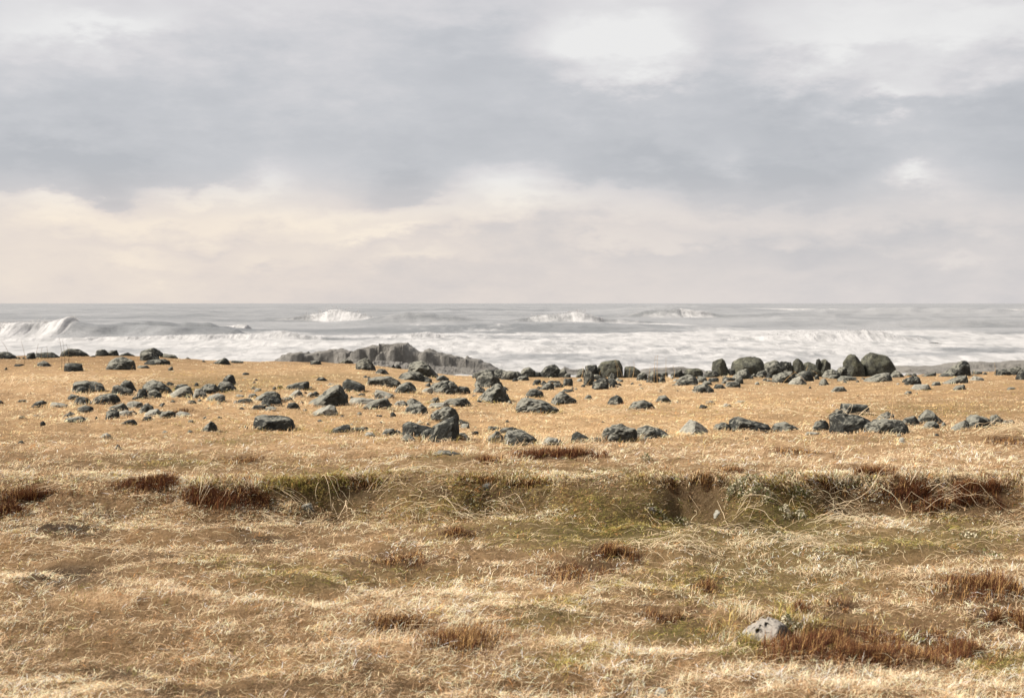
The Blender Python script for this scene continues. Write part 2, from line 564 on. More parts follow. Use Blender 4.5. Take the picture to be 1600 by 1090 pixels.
# ------------------------------------------------------------------ vegetation map (where which plant grows)
# kind, centre and radii in photograph pixels, strength
ZONES = [
    ('olive', 760, 775, 330, 45, .45), ('olive', 1030, 810, 220, 45, .6), ('olive', 900, 835, 160, 25, .75),
    ('olive', 1230, 810, 90, 45, .8), ('olive', 1300, 850, 260, 30, .6), ('olive', 1180, 905, 200, 40, .65),
    ('olive', 860, 960, 60, 22, .7), ('olive', 1060, 985, 70, 20, .8), ('olive', 470, 905, 110, 22, .55),
    ('olive', 500, 762, 90, 22, .8), ('olive', 340, 875, 60, 14, .4), ('olive', 1290, 985, 120, 30, .5),
    ('olive', 1570, 1035, 60, 18, .8), ('olive', 340, 600, 130, 14, .45), ('olive', 640, 900, 90, 20, .35),
    ('olive', 300, 722, 140, 10, .5), ('olive', 1450, 640, 130, 14, .35), ('olive', 880, 1030, 60, 14, .5),
    ('olive', 1180, 1010, 90, 18, .5), ('olive', 520, 590, 120, 8, .35), ('olive', 700, 715, 60, 8, .5),
    ('olive', 1480, 835, 120, 26, .5), ('olive', 950, 740, 70, 10, .5), ('olive', 370, 690, 60, 8, .4),
    ('soil', 90, 828, 75, 14, .9), ('soil', 95, 900, 75, 16, .9), ('soil', 548, 772, 40, 12, .75), ('soil', 800, 772, 60, 12, .7),  # bare soil; entries in the bank hollows also stand for overhang shade
    ('soil', 1095, 778, 48, 18, .85), ('soil', 1340, 785, 65, 16, 1.), ('soil', 1110, 800, 40, 8, .6), ('soil', 1310, 760, 50, 8, .8),
    ('soil', 1500, 800, 90, 7, .7), ('soil', 690, 762, 30, 10, .5), ('soil', 1150, 825, 50, 10, .5),
    ('soil', 300, 1085, 70, 9, .8), ('soil', 170, 1055, 130, 14, .55), ('soil', 400, 845, 50, 8, .6), ('soil', 130, 790, 70, 12, .4),
    ('brown', 120, 1000, 220, 40, .6), ('brown', 600, 1075, 330, 16, .8), ('brown', 200, 880, 200, 30, .5),
    ('brown', 100, 720, 200, 14, .5), ('brown', 640, 760, 180, 18, .45), ('brown', 440, 830, 130, 26, .5),
    ('brown', 1000, 1070, 200, 14, .6), ('brown', 1400, 1085, 120, 8, .8), ('brown', 220, 955, 120, 14, .4),
    ('brown', 1000, 755, 130, 16, .45), ('brown', 60, 760, 80, 12, .3),
    ('pale', 130, 655, 160, 18, .25), ('pale', 150, 703, 170, 8, .5), ('pale', 420, 690, 260, 10, .5), ('pale', 900, 700, 500, 14, .45),
    ('pale', 1350, 715, 320, 18, .6), ('pale', 430, 745, 120, 6, .4), ('pale', 200, 925, 130, 16, .5), ('pale', 560, 935, 200, 26, .25),
    ('pale', 740, 1010, 260, 26, .5), ('pale', 830, 985, 120, 18, .5), ('pale', 1250, 1066, 260, 14, .8), ('pale', 640, 800, 120, 12, .3),
    ('pale', 1420, 815, 180, 12, .4), ('pale', 860, 915, 70, 14, .4), ('pale', 950, 1010, 150, 12, .5), ('pale', 80, 600, 100, 20, .45),
    ('gold', 800, 640, 900, 55, .75), ('gold', 800, 590, 900, 26, .75), ('gold', 620, 990, 160, 22, .35), ('gold', 760, 940, 140, 20, .3),
    ('gold', 900, 668, 90, 18, .6), ('gold', 1060, 668, 40, 14, .6),
]

ZONES += [('rub', 880, 590, 110, 10, .9), ('rub', 1130, 592, 90, 10, .9), ('rub', 1250, 591, 120, 12, 1.), ('rub', 1370, 589, 70, 9, .9), ('rub', 250, 605, 110, 14, .6), ('rub', 720, 640, 140, 12, .3)]
# red heather grows here
ZONES += [('heath', 1075, 762, 45, 12, .5), ('heath', 545, 752, 50, 8, .5), ('heath', 1285, 758, 50, 8, .5)]
ZONES += [('heath', cx, cy, rx, ry, .95) for cx, cy, rx, ry in [
    (45, 778, 58, 16), (15, 795, 45, 12), (235, 756, 56, 14), (330, 775, 60, 18), (410, 780, 52, 15), (760, 719, 30, 7),
    (872, 710, 72, 9), (1246, 707, 38, 6), (1355, 741, 50, 8), (1450, 765, 62, 20), (1530, 760, 66, 18), (1500, 785, 80, 10),
    (716, 834, 30, 8), (630, 876, 62, 18), (955, 864, 36, 10), (900, 893, 78, 18), (1103, 917, 26, 11), (1056, 962, 48, 12),
    (615, 974, 50, 9), (715, 1000, 64, 20), (1248, 952, 22, 9), (1320, 949, 34, 8), (1530, 918, 74, 22), (1565, 968, 46, 20),
    (1290, 1000, 90, 26), (1400, 1002, 90, 26), (1490, 1012, 70, 24), (1350, 1028, 120, 16), (382, 718, 34, 8), (1572, 690, 36, 7),
    (1186, 1061, 24, 7), (1142, 736, 18, 5), (285, 643, 18, 5),
]]


def zone_weights(x, y, z, wob=True):
    px = 800 + F * x / y
    py = HOR + F * (ZC - z) / y
    if wob:
        k = np.clip(9.0 / y, .25, 1.3)
        px = px + 38 * k * fbm(x * 1.3, y * 1.3, oct=4, seed=71)
        py = py + 11 * k * fbm(x * 1.5, y * 1.5, oct=4, seed=73)
    out = {k: np.zeros_like(px) for k in ('olive', 'soil', 'brown', 'pale', 'gold', 'heath', 'rub')}
    for kind, cx, cy, rx, ry, s in ZONES:
        s = s * .8 if kind == 'brown' else s
        g = s * np.exp(-(((px - cx) / rx) ** 2 + ((py - cy) / ry) ** 2) ** 1.3)
        out[kind] = 1 - (1 - out[kind]) * (1 - g)
    return out


def L(*c):
    return np.array([s2l(v) for v in c])


# ------------------------------------------------------------------ setting: ground
YS = np.concatenate([np.linspace(-14, 2.6, 12), np.geomspace(2.8, 17, 235), np.geomspace(17.08, 64, 165)])
UU = np.linspace(-1, 1, 390)
UU = 0.52 * UU + 0.16 * UU ** 3
gy = np.repeat(YS, len(UU))
gx = np.tile(UU, len(YS)) * (np.maximum(gy, 2.0) + 2.5)
gz = ground(gx, gy)
# tussocky micro relief, real height
micro = (0.020 * fbm(gx * 5, gy * 5, oct=3, seed=81) + 0.012 * fbm(gx * 14, gy * 14, oct=2, seed=83)) * sstep(60, 8, gy)
gz = gz + micro * (1 + 2.2 * zone_weights(gx, np.maximum(gy, 2.0), gz)['soil'])
me = mesh_np('ground', np.stack([gx, gy, gz], 1), quads=grid_quads(len(YS), len(UU)), smooth=True)
zw = zone_weights(gx, np.maximum(gy, 2.0), gz)
g = np.broadcast_to(L(134, 109, 80), (len(gx), 3)).copy()


def blend(g, w, c):
    return g * (1 - w[:, None]) + c[None, :] * w[:, None]


g = blend(g, zw['gold'] * 0.85, L(186, 157, 120))
g = blend(g, zw['pale'] * 0.75, L(190, 160, 126))
g = blend(g, zw['olive'] * 0.9, L(82, 76, 42))
g = blend(g, zw['brown'] * 0.85, L(72, 58, 42))
g = blend(g, np.clip(zw['soil'] * 1.3, 0, 1), L(64, 52, 40))  # dark soil, with the shade of the hollows painted into its colour
g = blend(g, zw['rub'] * .5, L(120, 102, 78))
g = blend(g, zw['heath'] * .85, L(66, 46, 32))
pxg = 800 + F * gx / np.maximum(gy, 2.0)
wg = np.interp(pxg, STEEP_PX, STEEP_W)
eg = np.interp(pxg, EDGE_PX, EDGE_D) + 0.16 * fbm(gx * 0.9, gy * 0.2, oct=3, seed=3)
bankg = sstep(eg - wg - .15, eg - wg + .05, gy) * (1 - sstep(eg - .04, eg + .05, gy)) * sstep(1.0, .45, wg)
g = blend(g, bankg * .6, L(92, 75, 53))
shore = sstep(37.5, 42, gy)
g = blend(g, shore, L(70, 68, 63))
g = g * (1 + 0.25 * fbm(gx * 3, gy * 3, oct=3, seed=91))[:, None]
set_col(me, 'tint', np.clip(g, 0.01, 1))
tag(link('ground', me, M['turf']), 'grassy ground', kind='structure')

# ------------------------------------------------------------------ setting: sea
H = ZC - SEA


def foam_base(d, x):
    """surf zone is nearly all foam, the open water carries loose streaks"""
    v = HOR + F * H / d
    px = 800 + F * x / d
    surf_edge = np.interp(px, [-900, 0, 130, 330, 440, 520, 680, 1060, 1190, 1300, 1390, 1600, 2500],
                          [521, 524, 527, 521, 519, 524, 520, 518, 519, 516, 519, 521, 519])
    surf = sstep(-4.0, 3.5, v - surf_edge + 3 * fbm(x / 18, d / 30, oct=3, seed=101))
    f = -0.05 + 0.45 * surf
    # loose streaks behind breakers: (px, py, rx, ry, amount)
    for cx, cy, rx, ry, s in [(960, 506, 120, 3.2, .36), (1040, 508, 50, 3, .25), (1385, 484, 240, 1.6, .50), (1180, 483, 130, 1.3, .45), (1130, 515, 60, 5, .25),
                              (520, 506, 130, 3, .18), (860, 512, 150, 5, .18), (60, 529, 90, 3, .3), (1000, 487, 60, 2, .15), (1300, 508, 120, 3, .10),
                              (1560, 486, 120, 2, .30), (535, 501, 80, 2.2, .40), (890, 503.5, 110, 2.5, .36), (1085, 495, 60, 1.5, .36), (40, 526, 150, 3.5, .40), (660, 512, 60, 1.5, .22), (420, 500, 60, 1.2, .2), (200, 495, 120, 1.2, .14), (1180, 500, 80, 1.4, .2), (1480, 497, 90, 1.4, .2), (760, 490, 60, 1.0, .2), (290, 511, 100, 2.0, .45), (60, 524, 90, 4, .35), (700, 516, 120, 3, .22)]:
        f = f + s * np.exp(-((px - cx) / rx) ** 2 - ((v - cy) / ry) ** 2)
    # grey gaps inside the surf
    for cx, cy, rx, ry, s in [(440, 529, 70, 4, .18), (500, 532, 40, 4, .24), (640, 527, 60, 3, .12), (790, 528, 90, 4, .20), (900, 540, 80, 3, .14), (850, 560, 120, 5, .20),
                              (720, 553, 60, 2, .15), (1000, 546, 120, 4, .14), (1150, 534, 60, 3, .12), (1330, 533, 70, 3, .14), (1370, 554, 90, 4, .17), (1420, 527, 70, 3, .16),
                              (1080, 566, 110, 5, .22), (1550, 549, 120, 4, .24), (1480, 556, 60, 2.5, .24), (1250, 560, 100, 4, .12), (250, 548, 120, 4, .12), (100, 541, 90, 3, .10), (770, 568, 60, 4, .14),
                              (930, 572, 120, 4, .15), (580, 532, 80, 3, .10), (1180, 550, 90, 3, .12)]:
        f = f - s * np.exp(-((px - cx) / rx) ** 2 - ((v - cy) / ry) ** 2)
    return f


vrow = np.concatenate([np.geomspace(0.9, 8, 50), np.linspace(8.3, 50, 220), np.linspace(50.5, 130, 105), np.linspace(134, 260, 14)])[::-1]
sd = F * H / vrow
SU = np.linspace(-1, 1, 560)
SU = 0.46 * SU + 0.20 * SU ** 3
sy = np.repeat(sd, len(SU))
sx = np.tile(SU, len(sd)) * (sy + 4)
swell = 0.70 * fbm(sx / 75, sy / 30, oct=2, seed=111) + 0.26 * fbm(sx / 16, sy / 9, oct=3, seed=113)
spx = 800 + F * sx / sy
sv = HOR + F * H / sy
insurf = sstep(517, 526, sv)
szz = swell * (1 - 0.55 * insurf) * sstep(40, 110, sy)
# rolling bores in the surf and hump shaped swells outside
for row, amp, wob, x0, x1, sd_ in [(531, .50, 5, -400, 420, 1), (527, .40, 4, 600, 2100, 2), (540, .42, 4, -600, 2300, 3), (549, .34, 4, 700, 2300, 4), (560, .30, 4, 300, 2300, 5), (573, .26, 4, 500, 2200, 6)]:
    rr = row + wob * fbm(spx / 160, spx * 0 + sd_, oct=3, seed=120 + sd_)
    e = (sv - rr) / np.where(sv > rr, 1.1, 4.5)
    szz = szz + amp * np.exp(-e * e) * sstep(x0, x0 + 120, spx) * sstep(x1, x1 - 120, spx) * (0.55 + 0.6 * fbm(spx / 60, sy * 0 + sd_, oct=3, seed=130 + sd_))
for cx, top, base, rx in [(660, 495, 511, 85), (1420, 484, 496, 260), (1250, 498, 506, 90), (250, 505, 521, 130), (880, 508, 516, 220), (1060, 480, 490, 110), (1500, 502, 511, 200), (330, 489, 496, 120), (760, 484, 490, 160)]:
    dd = F * H / (base - HOR)
    hh = (base - top) * dd / F * 1.15
    e = (sv - (base - 2.0)) / np.where(sv > base - 2.0, 1.3, 5.0)
    szz = szz + hh * np.exp(-e * e) * np.exp(-((spx - cx) / rx) ** 2) * (1 + 0.25 * fbm(spx / 25, sy / 40, oct=2, seed=int(cx)))
szz = szz + insurf * sstep(300, 200, sy) * (0.16 * fbm(sx / 1.6, sy / 5.0, oct=3, seed=141) + .10 * fbm(sx / 5, sy / 9, oct=2, seed=143))
szz = SEA + szz
me = mesh_np('sea', np.stack([sx, sy, szz], 1), quads=grid_quads(len(sd), len(SU)), smooth=True)
set_float(me, 'foam', foam_base(sy, sx))
tag(link('sea', me, M['sea']), 'grey rough sea with white surf', kind='structure')


# ------------------------------------------------------------------ breaking waves
def breaker(label, base, crest, foam, seed, lump=0.07):
    """crest: list of (px, py); foam: list of (px, amount); base: image row of the wave's foot"""
    d0 = F * H / (base - HOR)
    cx = np.array([c[0] for c in crest], float)
    cyv = np.array([c[1] for c in crest], float)
    n = int(max(60, (cx[-1] - cx[0]) * .7))
    px = np.linspace(cx[0], cx[-1], n)
    hh = np.clip((base - np.interp(px, cx, cyv)) * d0 / F, 0.02, None)
    fo = np.interp(px, [f[0] for f in foam], [f[1] for f in foam])
    hh = hh * (1 + fo * 0.02 * vnoise(px / 7.0, px * 0, seed=seed) + fo * 0.03 * vnoise(px / 2.6, px * 0, seed=seed + 1))
    hm = hh.max()
    prof = np.array([(9, -.25), (6, .10), (3.5, .40), (1.8, .74), (.8, .94), (.25, 1.0), (-.1, .98), (-.35, .84), (-.55, .62), (-.8, .38), (-1.2, .16), (-1.9, .0), (-2.6, -.30)])
    tt = np.linspace(0, len(prof) - 1, 26)
    py_ = np.interp(tt, np.arange(len(prof)), prof[:, 0])
    pz_ = np.interp(tt, np.arange(len(prof)), prof[:, 1])
    X = (px - 800)[:, None] / F * d0 + 0 * py_[None, :]
    gentle = np.where(py_[None, :] < 0, 2.2 + 3.5 * (1 - np.clip(fo[:, None] * 1.6, 0, 1)), 1.0)
    bend = 1.2 * hm * vnoise(px / 40.0, px * 0 + 4, seed=seed + 5)
    Y = d0 + py_[None, :] * gentle * (0.35 * hm + 0.65 * hh[:, None]) + bend[:, None]
    Z = pz_[None, :] * hh[:, None]
    ends = np.clip(np.minimum(np.arange(n), np.arange(n)[::-1]) / (0.06 * n), 0, 1)
    lumpn = fbm((px / 7.0)[:, None] + 0 * tt[None], tt[None] / 3.2 + 0 * px[:, None], oct=4, seed=seed + 9, gain=.6)
    onf = fo[:, None] * sstep(.10, .55, pz_)[None, :] * ends[:, None]
    Z = Z + lump * hm * lumpn * onf
    Y = Y - lump * 2.2 * hm * lumpn * onf
    Z = Z * ends[:, None] - 0.45 * (1 - ends[:, None])
    fa = fo[:, None] * np.where(py_ < 0.9, 1.0, np.clip(1.25 - py_ / 4.0, 0.1, 1))[None, :]
    v = np.stack([X, Y, Z + SEA], 2).reshape(-1, 3)
    o0 = np.array([(px[0] + px[-1] - 1600) / 2 / F * d0, d0, SEA])
    me = mesh_np('breaking_wave', v - o0, quads=grid_quads(n, len(tt)), smooth=True)
    set_float(me, 'foam', (-0.06 + 0.52 * fa + .05 * lumpn * onf).ravel())
    o = link('breaking_wave', me, M['sea'], loc=o0)
    tag(o, label, 'wave', 'breaking waves')
    return o, d0, o0


def spray(parent, d0, o0, pts, n, seed, size=0.07, up=4.0, down=8.0):
    """droplets torn from the crest and tumbling down the front: tiny tetrahedra along 'pts' (image points)"""
    r = np.random.default_rng(seed)
    pts = np.array(pts, float)
    px = r.uniform(pts[0, 0], pts[-1, 0], n)
    px = px + 3 * vnoise(px / 3.0, px * 0, seed=seed)
    py = np.interp(px, pts[:, 0], pts[:, 1])
    g = vnoise(px / 9.0, px * 0 + 2, seed=seed + 1)
    k = r.random(n)
    py = py + np.where(k < .4, -up * r.random(n) ** 2.2 * (.6 + g), down * r.random(n) ** 1.6)
    dep = d0 - .3 + r.normal(0, .9, n) - np.clip(py - np.interp(px, pts[:, 0], pts[:, 1]), 0, 9) * .16
    c = np.stack([(px - 800) / F * d0, dep, ZC + (HOR - py) / F * d0], 1) - o0
    s = size * (0.35 + 1.4 * r.random(n))[:, None, None]
    tet = np.array([(1, 1, 1), (1, -1, -1), (-1, 1, -1), (-1, -1, 1)], float)
    v = (c[:, None, :] + tet[None] * s * r.uniform(.5, 1.2, (n, 4, 1))).reshape(-1, 3)
    b = np.arange(n)[:, None] * 4
    tr = np.concatenate([b + np.array([[0, 1, 2]]), b + np.array([[1, 3, 2]])])
    me = mesh_np('spray', v, tris=tr)
    o = link('spray', me, M['spray'], parent=parent)
    o['kind'] = 'stuff'


b, d0, o0 = breaker('white breaking wave at the left picture edge with spray off its right end', 527,
                    [(-160, 506), (-90, 503), (-30, 505), (10, 504), (40, 503), (80, 502), (105, 497), (116, 494), (124, 501), (150, 506), (230, 508), (330, 511), (400, 518)],
                    [(-160, 1), (104, 1), (120, .75), (132, .3), (150, .1), (400, .05)], 201, .025)
spray(b, d0, o0, [(-160, 506), (-90, 503), (-30, 505), (40, 503), (80, 502), (105, 497), (116, 493), (122, 500)], 2600, 1, .06, 6, 14)
b, d0, o0 = breaker('peaked breaking wave far out, sloping down in white on its right side', 503,
                    [(360, 502.5), (410, 499), (450, 496), (475, 492), (500, 489), (515, 484), (524, 483), (540, 486), (565, 490), (583, 495), (600, 497), (660, 499), (740, 502.5)],
                    [(360, .1), (400, .3), (440, .55), (470, .62), (500, .8), (530, .95), (575, .95), (592, .6), (620, .35), (680, .2), (740, .1)], 203, .016)
spray(b, d0, o0, [(470, 494), (500, 487), (515, 481), (524, 480), (540, 484), (565, 489), (583, 495)], 420, 2, .08, 5, 9)
b, d0, o0 = breaker('breaking wave in the middle distance with a ragged white crest', 505,
                    [(730, 504.5), (790, 500), (825, 496), (840, 493), (860, 491), (880, 490), (900, 487), (915, 490), (930, 494), (945, 498), (1000, 501), (1060, 504.5)],
                    [(730, .1), (800, .35), (825, .58), (850, .68), (870, .55), (890, .66), (900, .95), (935, .8), (950, .58), (1010, .55), (1060, .3)], 205, .016)
spray(b, d0, o0, [(825, 496), (850, 492), (880, 489), (900, 484), (915, 489), (930, 494), (945, 499)], 360, 3, .08, 5, 8)
breaker('dark-backed breaking wave with a white right shoulder, near the horizon', 496,
        [(930, 495.5), (980, 491), (1010, 485), (1035, 483), (1060, 481), (1085, 485), (1105, 487), (1125, 491), (1200, 492), (1270, 495.5)], [(930, .2), (1000, .5), (1012, .5), (1055, .45), (1068, .85), (1104, .9), (1122, .5), (1160, .3), (1270, .2)], 207, .016)
breaker('low thin whitecap on the open water at right', 502, [(1250, 501), (1268, 498), (1285, 496), (1305, 494), (1318, 499), (1330, 501)],
        [(1250, .7), (1318, .8), (1330, .2)], 209)
b, d0, o0 = breaker('broad hump of white surf above the right boulders', 533,
        [(1120, 531), (1170, 525), (1230, 522), (1300, 521), (1330, 517), (1352, 515), (1380, 518), (1400, 525), (1440, 529), (1470, 532)],
        [(1120, .8), (1300, 1), (1400, 1), (1470, .6)], 211, .025)
spray(b, d0, o0, [(1130, 530), (1230, 522), (1300, 521), (1330, 517), (1352, 515), (1380, 518), (1400, 525), (1440, 529)], 900, 4, .035, 4, 10)
b, d0, o0 = breaker('long low line of tumbling surf across the left half', 533,
        [(-160, 531), (0, 529), (140, 527), (220, 525), (300, 523), (360, 522), (420, 521), (442, 517), (470, 523), (540, 529), (580, 532)],
        [(-160, 1), (440, 1), (480, .7), (580, .4)], 213, .06)
spray(b, d0, o0, [(-160, 531), (0, 529), (140, 527), (220, 525), (300, 523), (360, 522), (420, 521), (442, 517), (470, 523), (540, 529)], 1500, 5, .03, 4, 8)
breaker('low rolling line of surf behind the islet', 531,
        [(560, 530), (600, 524), (640, 521), (670, 518), (690, 524), (740, 527), (800, 529), (860, 530)], [(560, .7), (680, 1), (700, .7), (860, .5)], 215, .06)
breaker('thin white crest line running beside the left breaking wave', 517,
        [(180, 516), (200, 509), (240, 510), (280, 511), (320, 510), (360, 508), (385, 506), (400, 516)], [(180, .9), (385, .9), (400, .4)], 217, .10)
breaker('far white band of breaking swell under the horizon at right', 486,
        [(1110, 485.5), (1180, 483.5), (1300, 483), (1380, 480.5), (1430, 482.5), (1520, 483.5), (1640, 483), (1760, 485)],
        [(1110, .6), (1380, 1), (1640, .8), (1760, .5)], 219, .10)

# ------------------------------------------------------------------ islet and shore reefs
def reef(name, label, prof, base, depth, seed, front=0.45, res=1.4, blocky=1.0):
    """a rocky ridge: skyline 'prof' in image points, standing at the distance of its waterline row"""
    d0 = F * H / (base - HOR)
    p = np.array(prof, float)
    px = np.linspace(p[0, 0], p[-1, 0], int((p[-1, 0] - p[0, 0]) * res))
    skyline = ZC + (HOR - np.interp(px, p[:, 0], p[:, 1])) / F * (d0 + depth * .45) - SEA
    nt = 54
    t = np.linspace(0, 1, nt)                     # 0 front .. 1 back
    X = ((px - 800) / F * (d0 + depth * .45))[:, None] + 0 * t[None]
    Y = d0 + t[None] * depth + 0 * X
    warp = 0.10 * fbm(X / 2.2, Y / 2.2, oct=3, seed=seed)
    tt = t[None] + warp
    # a wall in the middle of the ridge, a lower apron of boulders in front
    wall = sstep(.33, .40, tt) * sstep(.98, .66, tt)
    apron = front * sstep(-.02, .16, tt) * (1 - .25 * sstep(.1, .3, tt)) * sstep(1.05, .7, tt)
    s = np.maximum(wall, apron)
    Z = np.maximum(skyline, 0.05)[:, None] * s
    rid = 1 - np.abs(fbm(X / 1.1, Y / 1.1, oct=4, seed=seed + 3)) * 2
    n = 1.3 * fbm(X / 0.6, Y / 0.6, oct=5, seed=seed + 5, gain=.6)
    mask = np.clip(1.0 - np.abs(tt - .52) * 4.0, 0, 1)
    amp = 0.13 * blocky
    Z = Z + (amp * rid * 1.2 + amp * n) * (1 - .85 * mask) * np.minimum(1, Z / .5)
    led = .30 + .10 * vnoise(X / 3, Y / 3, seed=seed + 7)
    Zl = (np.floor(Z / led) + sstep(.55, .95, Z / led - np.floor(Z / led))) * led
    Z = np.where(Z > .05, Z * .68 + Zl * .32, Z)
    ck = np.abs(vnoise(X / .9 + .5 * n, Y / 2.5, seed=seed + 11))
    Z = Z - .17 * np.exp(-(ck / .06) ** 2) * np.clip(Z, 0, 1) * (1 - .6 * mask)
    Z = Z - 0.25 * (Z < .02)
    v = np.stack([X, Y, Z + SEA - 0.05], 2).reshape(-1, 3)
    o0 = np.array([v[:, 0].mean(), d0, SEA])
    me = mesh_np(name, v - o0, quads=grid_quads(len(px), nt), smooth=False)
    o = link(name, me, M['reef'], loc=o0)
    return tag(o, label, 'islet' if name == 'islet' else 'reef')


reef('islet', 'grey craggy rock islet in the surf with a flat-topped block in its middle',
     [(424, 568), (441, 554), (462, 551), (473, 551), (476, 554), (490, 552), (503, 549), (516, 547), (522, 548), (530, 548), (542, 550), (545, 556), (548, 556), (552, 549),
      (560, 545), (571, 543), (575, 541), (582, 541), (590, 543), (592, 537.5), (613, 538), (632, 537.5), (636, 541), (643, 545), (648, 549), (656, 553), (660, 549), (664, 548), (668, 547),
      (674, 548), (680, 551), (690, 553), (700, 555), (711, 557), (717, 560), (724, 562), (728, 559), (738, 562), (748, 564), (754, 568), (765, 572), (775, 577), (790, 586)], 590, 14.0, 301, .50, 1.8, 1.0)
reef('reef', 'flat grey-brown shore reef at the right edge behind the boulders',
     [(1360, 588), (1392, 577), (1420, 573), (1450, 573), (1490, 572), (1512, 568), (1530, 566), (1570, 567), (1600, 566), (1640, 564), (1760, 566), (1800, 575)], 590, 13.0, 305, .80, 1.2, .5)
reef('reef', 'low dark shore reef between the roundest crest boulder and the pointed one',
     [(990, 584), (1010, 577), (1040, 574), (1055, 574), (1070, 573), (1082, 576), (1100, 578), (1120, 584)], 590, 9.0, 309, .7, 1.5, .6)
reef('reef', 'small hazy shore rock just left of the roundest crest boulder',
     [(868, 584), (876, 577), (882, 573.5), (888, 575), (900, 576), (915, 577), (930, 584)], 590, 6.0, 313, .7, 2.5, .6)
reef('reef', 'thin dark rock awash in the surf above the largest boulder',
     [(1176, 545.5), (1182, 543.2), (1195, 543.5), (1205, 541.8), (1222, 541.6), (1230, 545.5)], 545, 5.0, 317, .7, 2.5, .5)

# ------------------------------------------------------------------ rocks
def ico_dirs(sub):
    bm = bmesh.new()
    bmesh.ops.create_icosphere(bm, subdivisions=sub, radius=1.0)
    v = np.array([x.co[:] for x in bm.verts])
    bm.verts.ensure_lookup_table()
    f = np.array([[x.index for x in y.verts] for y in bm.faces], np.int32)
    bm.free()
    return v, f


ICO = {3: ico_dirs(3), 4: ico_dirs(4), 5: ico_dirs(5)}
LAYERS = [(-.52, .55, .58), (-.30, .86, .86), (0, 1, 1), (.30, .86, .84), (.52, .5, .55)]
ROCK_FOOT = []      # footprints that keep the turf clear: x, y, rx, ry


def hull_planes(pts):
    bm = bmesh.new()
    for p in pts:
        bm.verts.new(p)
    bmesh.ops.convex_hull(bm, input=bm.verts)
    bm.normal_update()
    ns, ds = [], []
    c = pts.mean(0)
    for f in bm.faces:
        n = np.array(f.normal[:])
        if np.linalg.norm(n) < .5:
            continue
        d = float(np.dot(n, np.array(f.verts[0].co[:]) - c))
        if d < 0:
            n, d = -n, -d
        if any(np.dot(n, m_) > .995 for m_ in ns):
            continue
        ns.append(n)
        ds.append(max(d, 1e-3))
    bm.free()
    return np.array(ns), np.array(ds), c


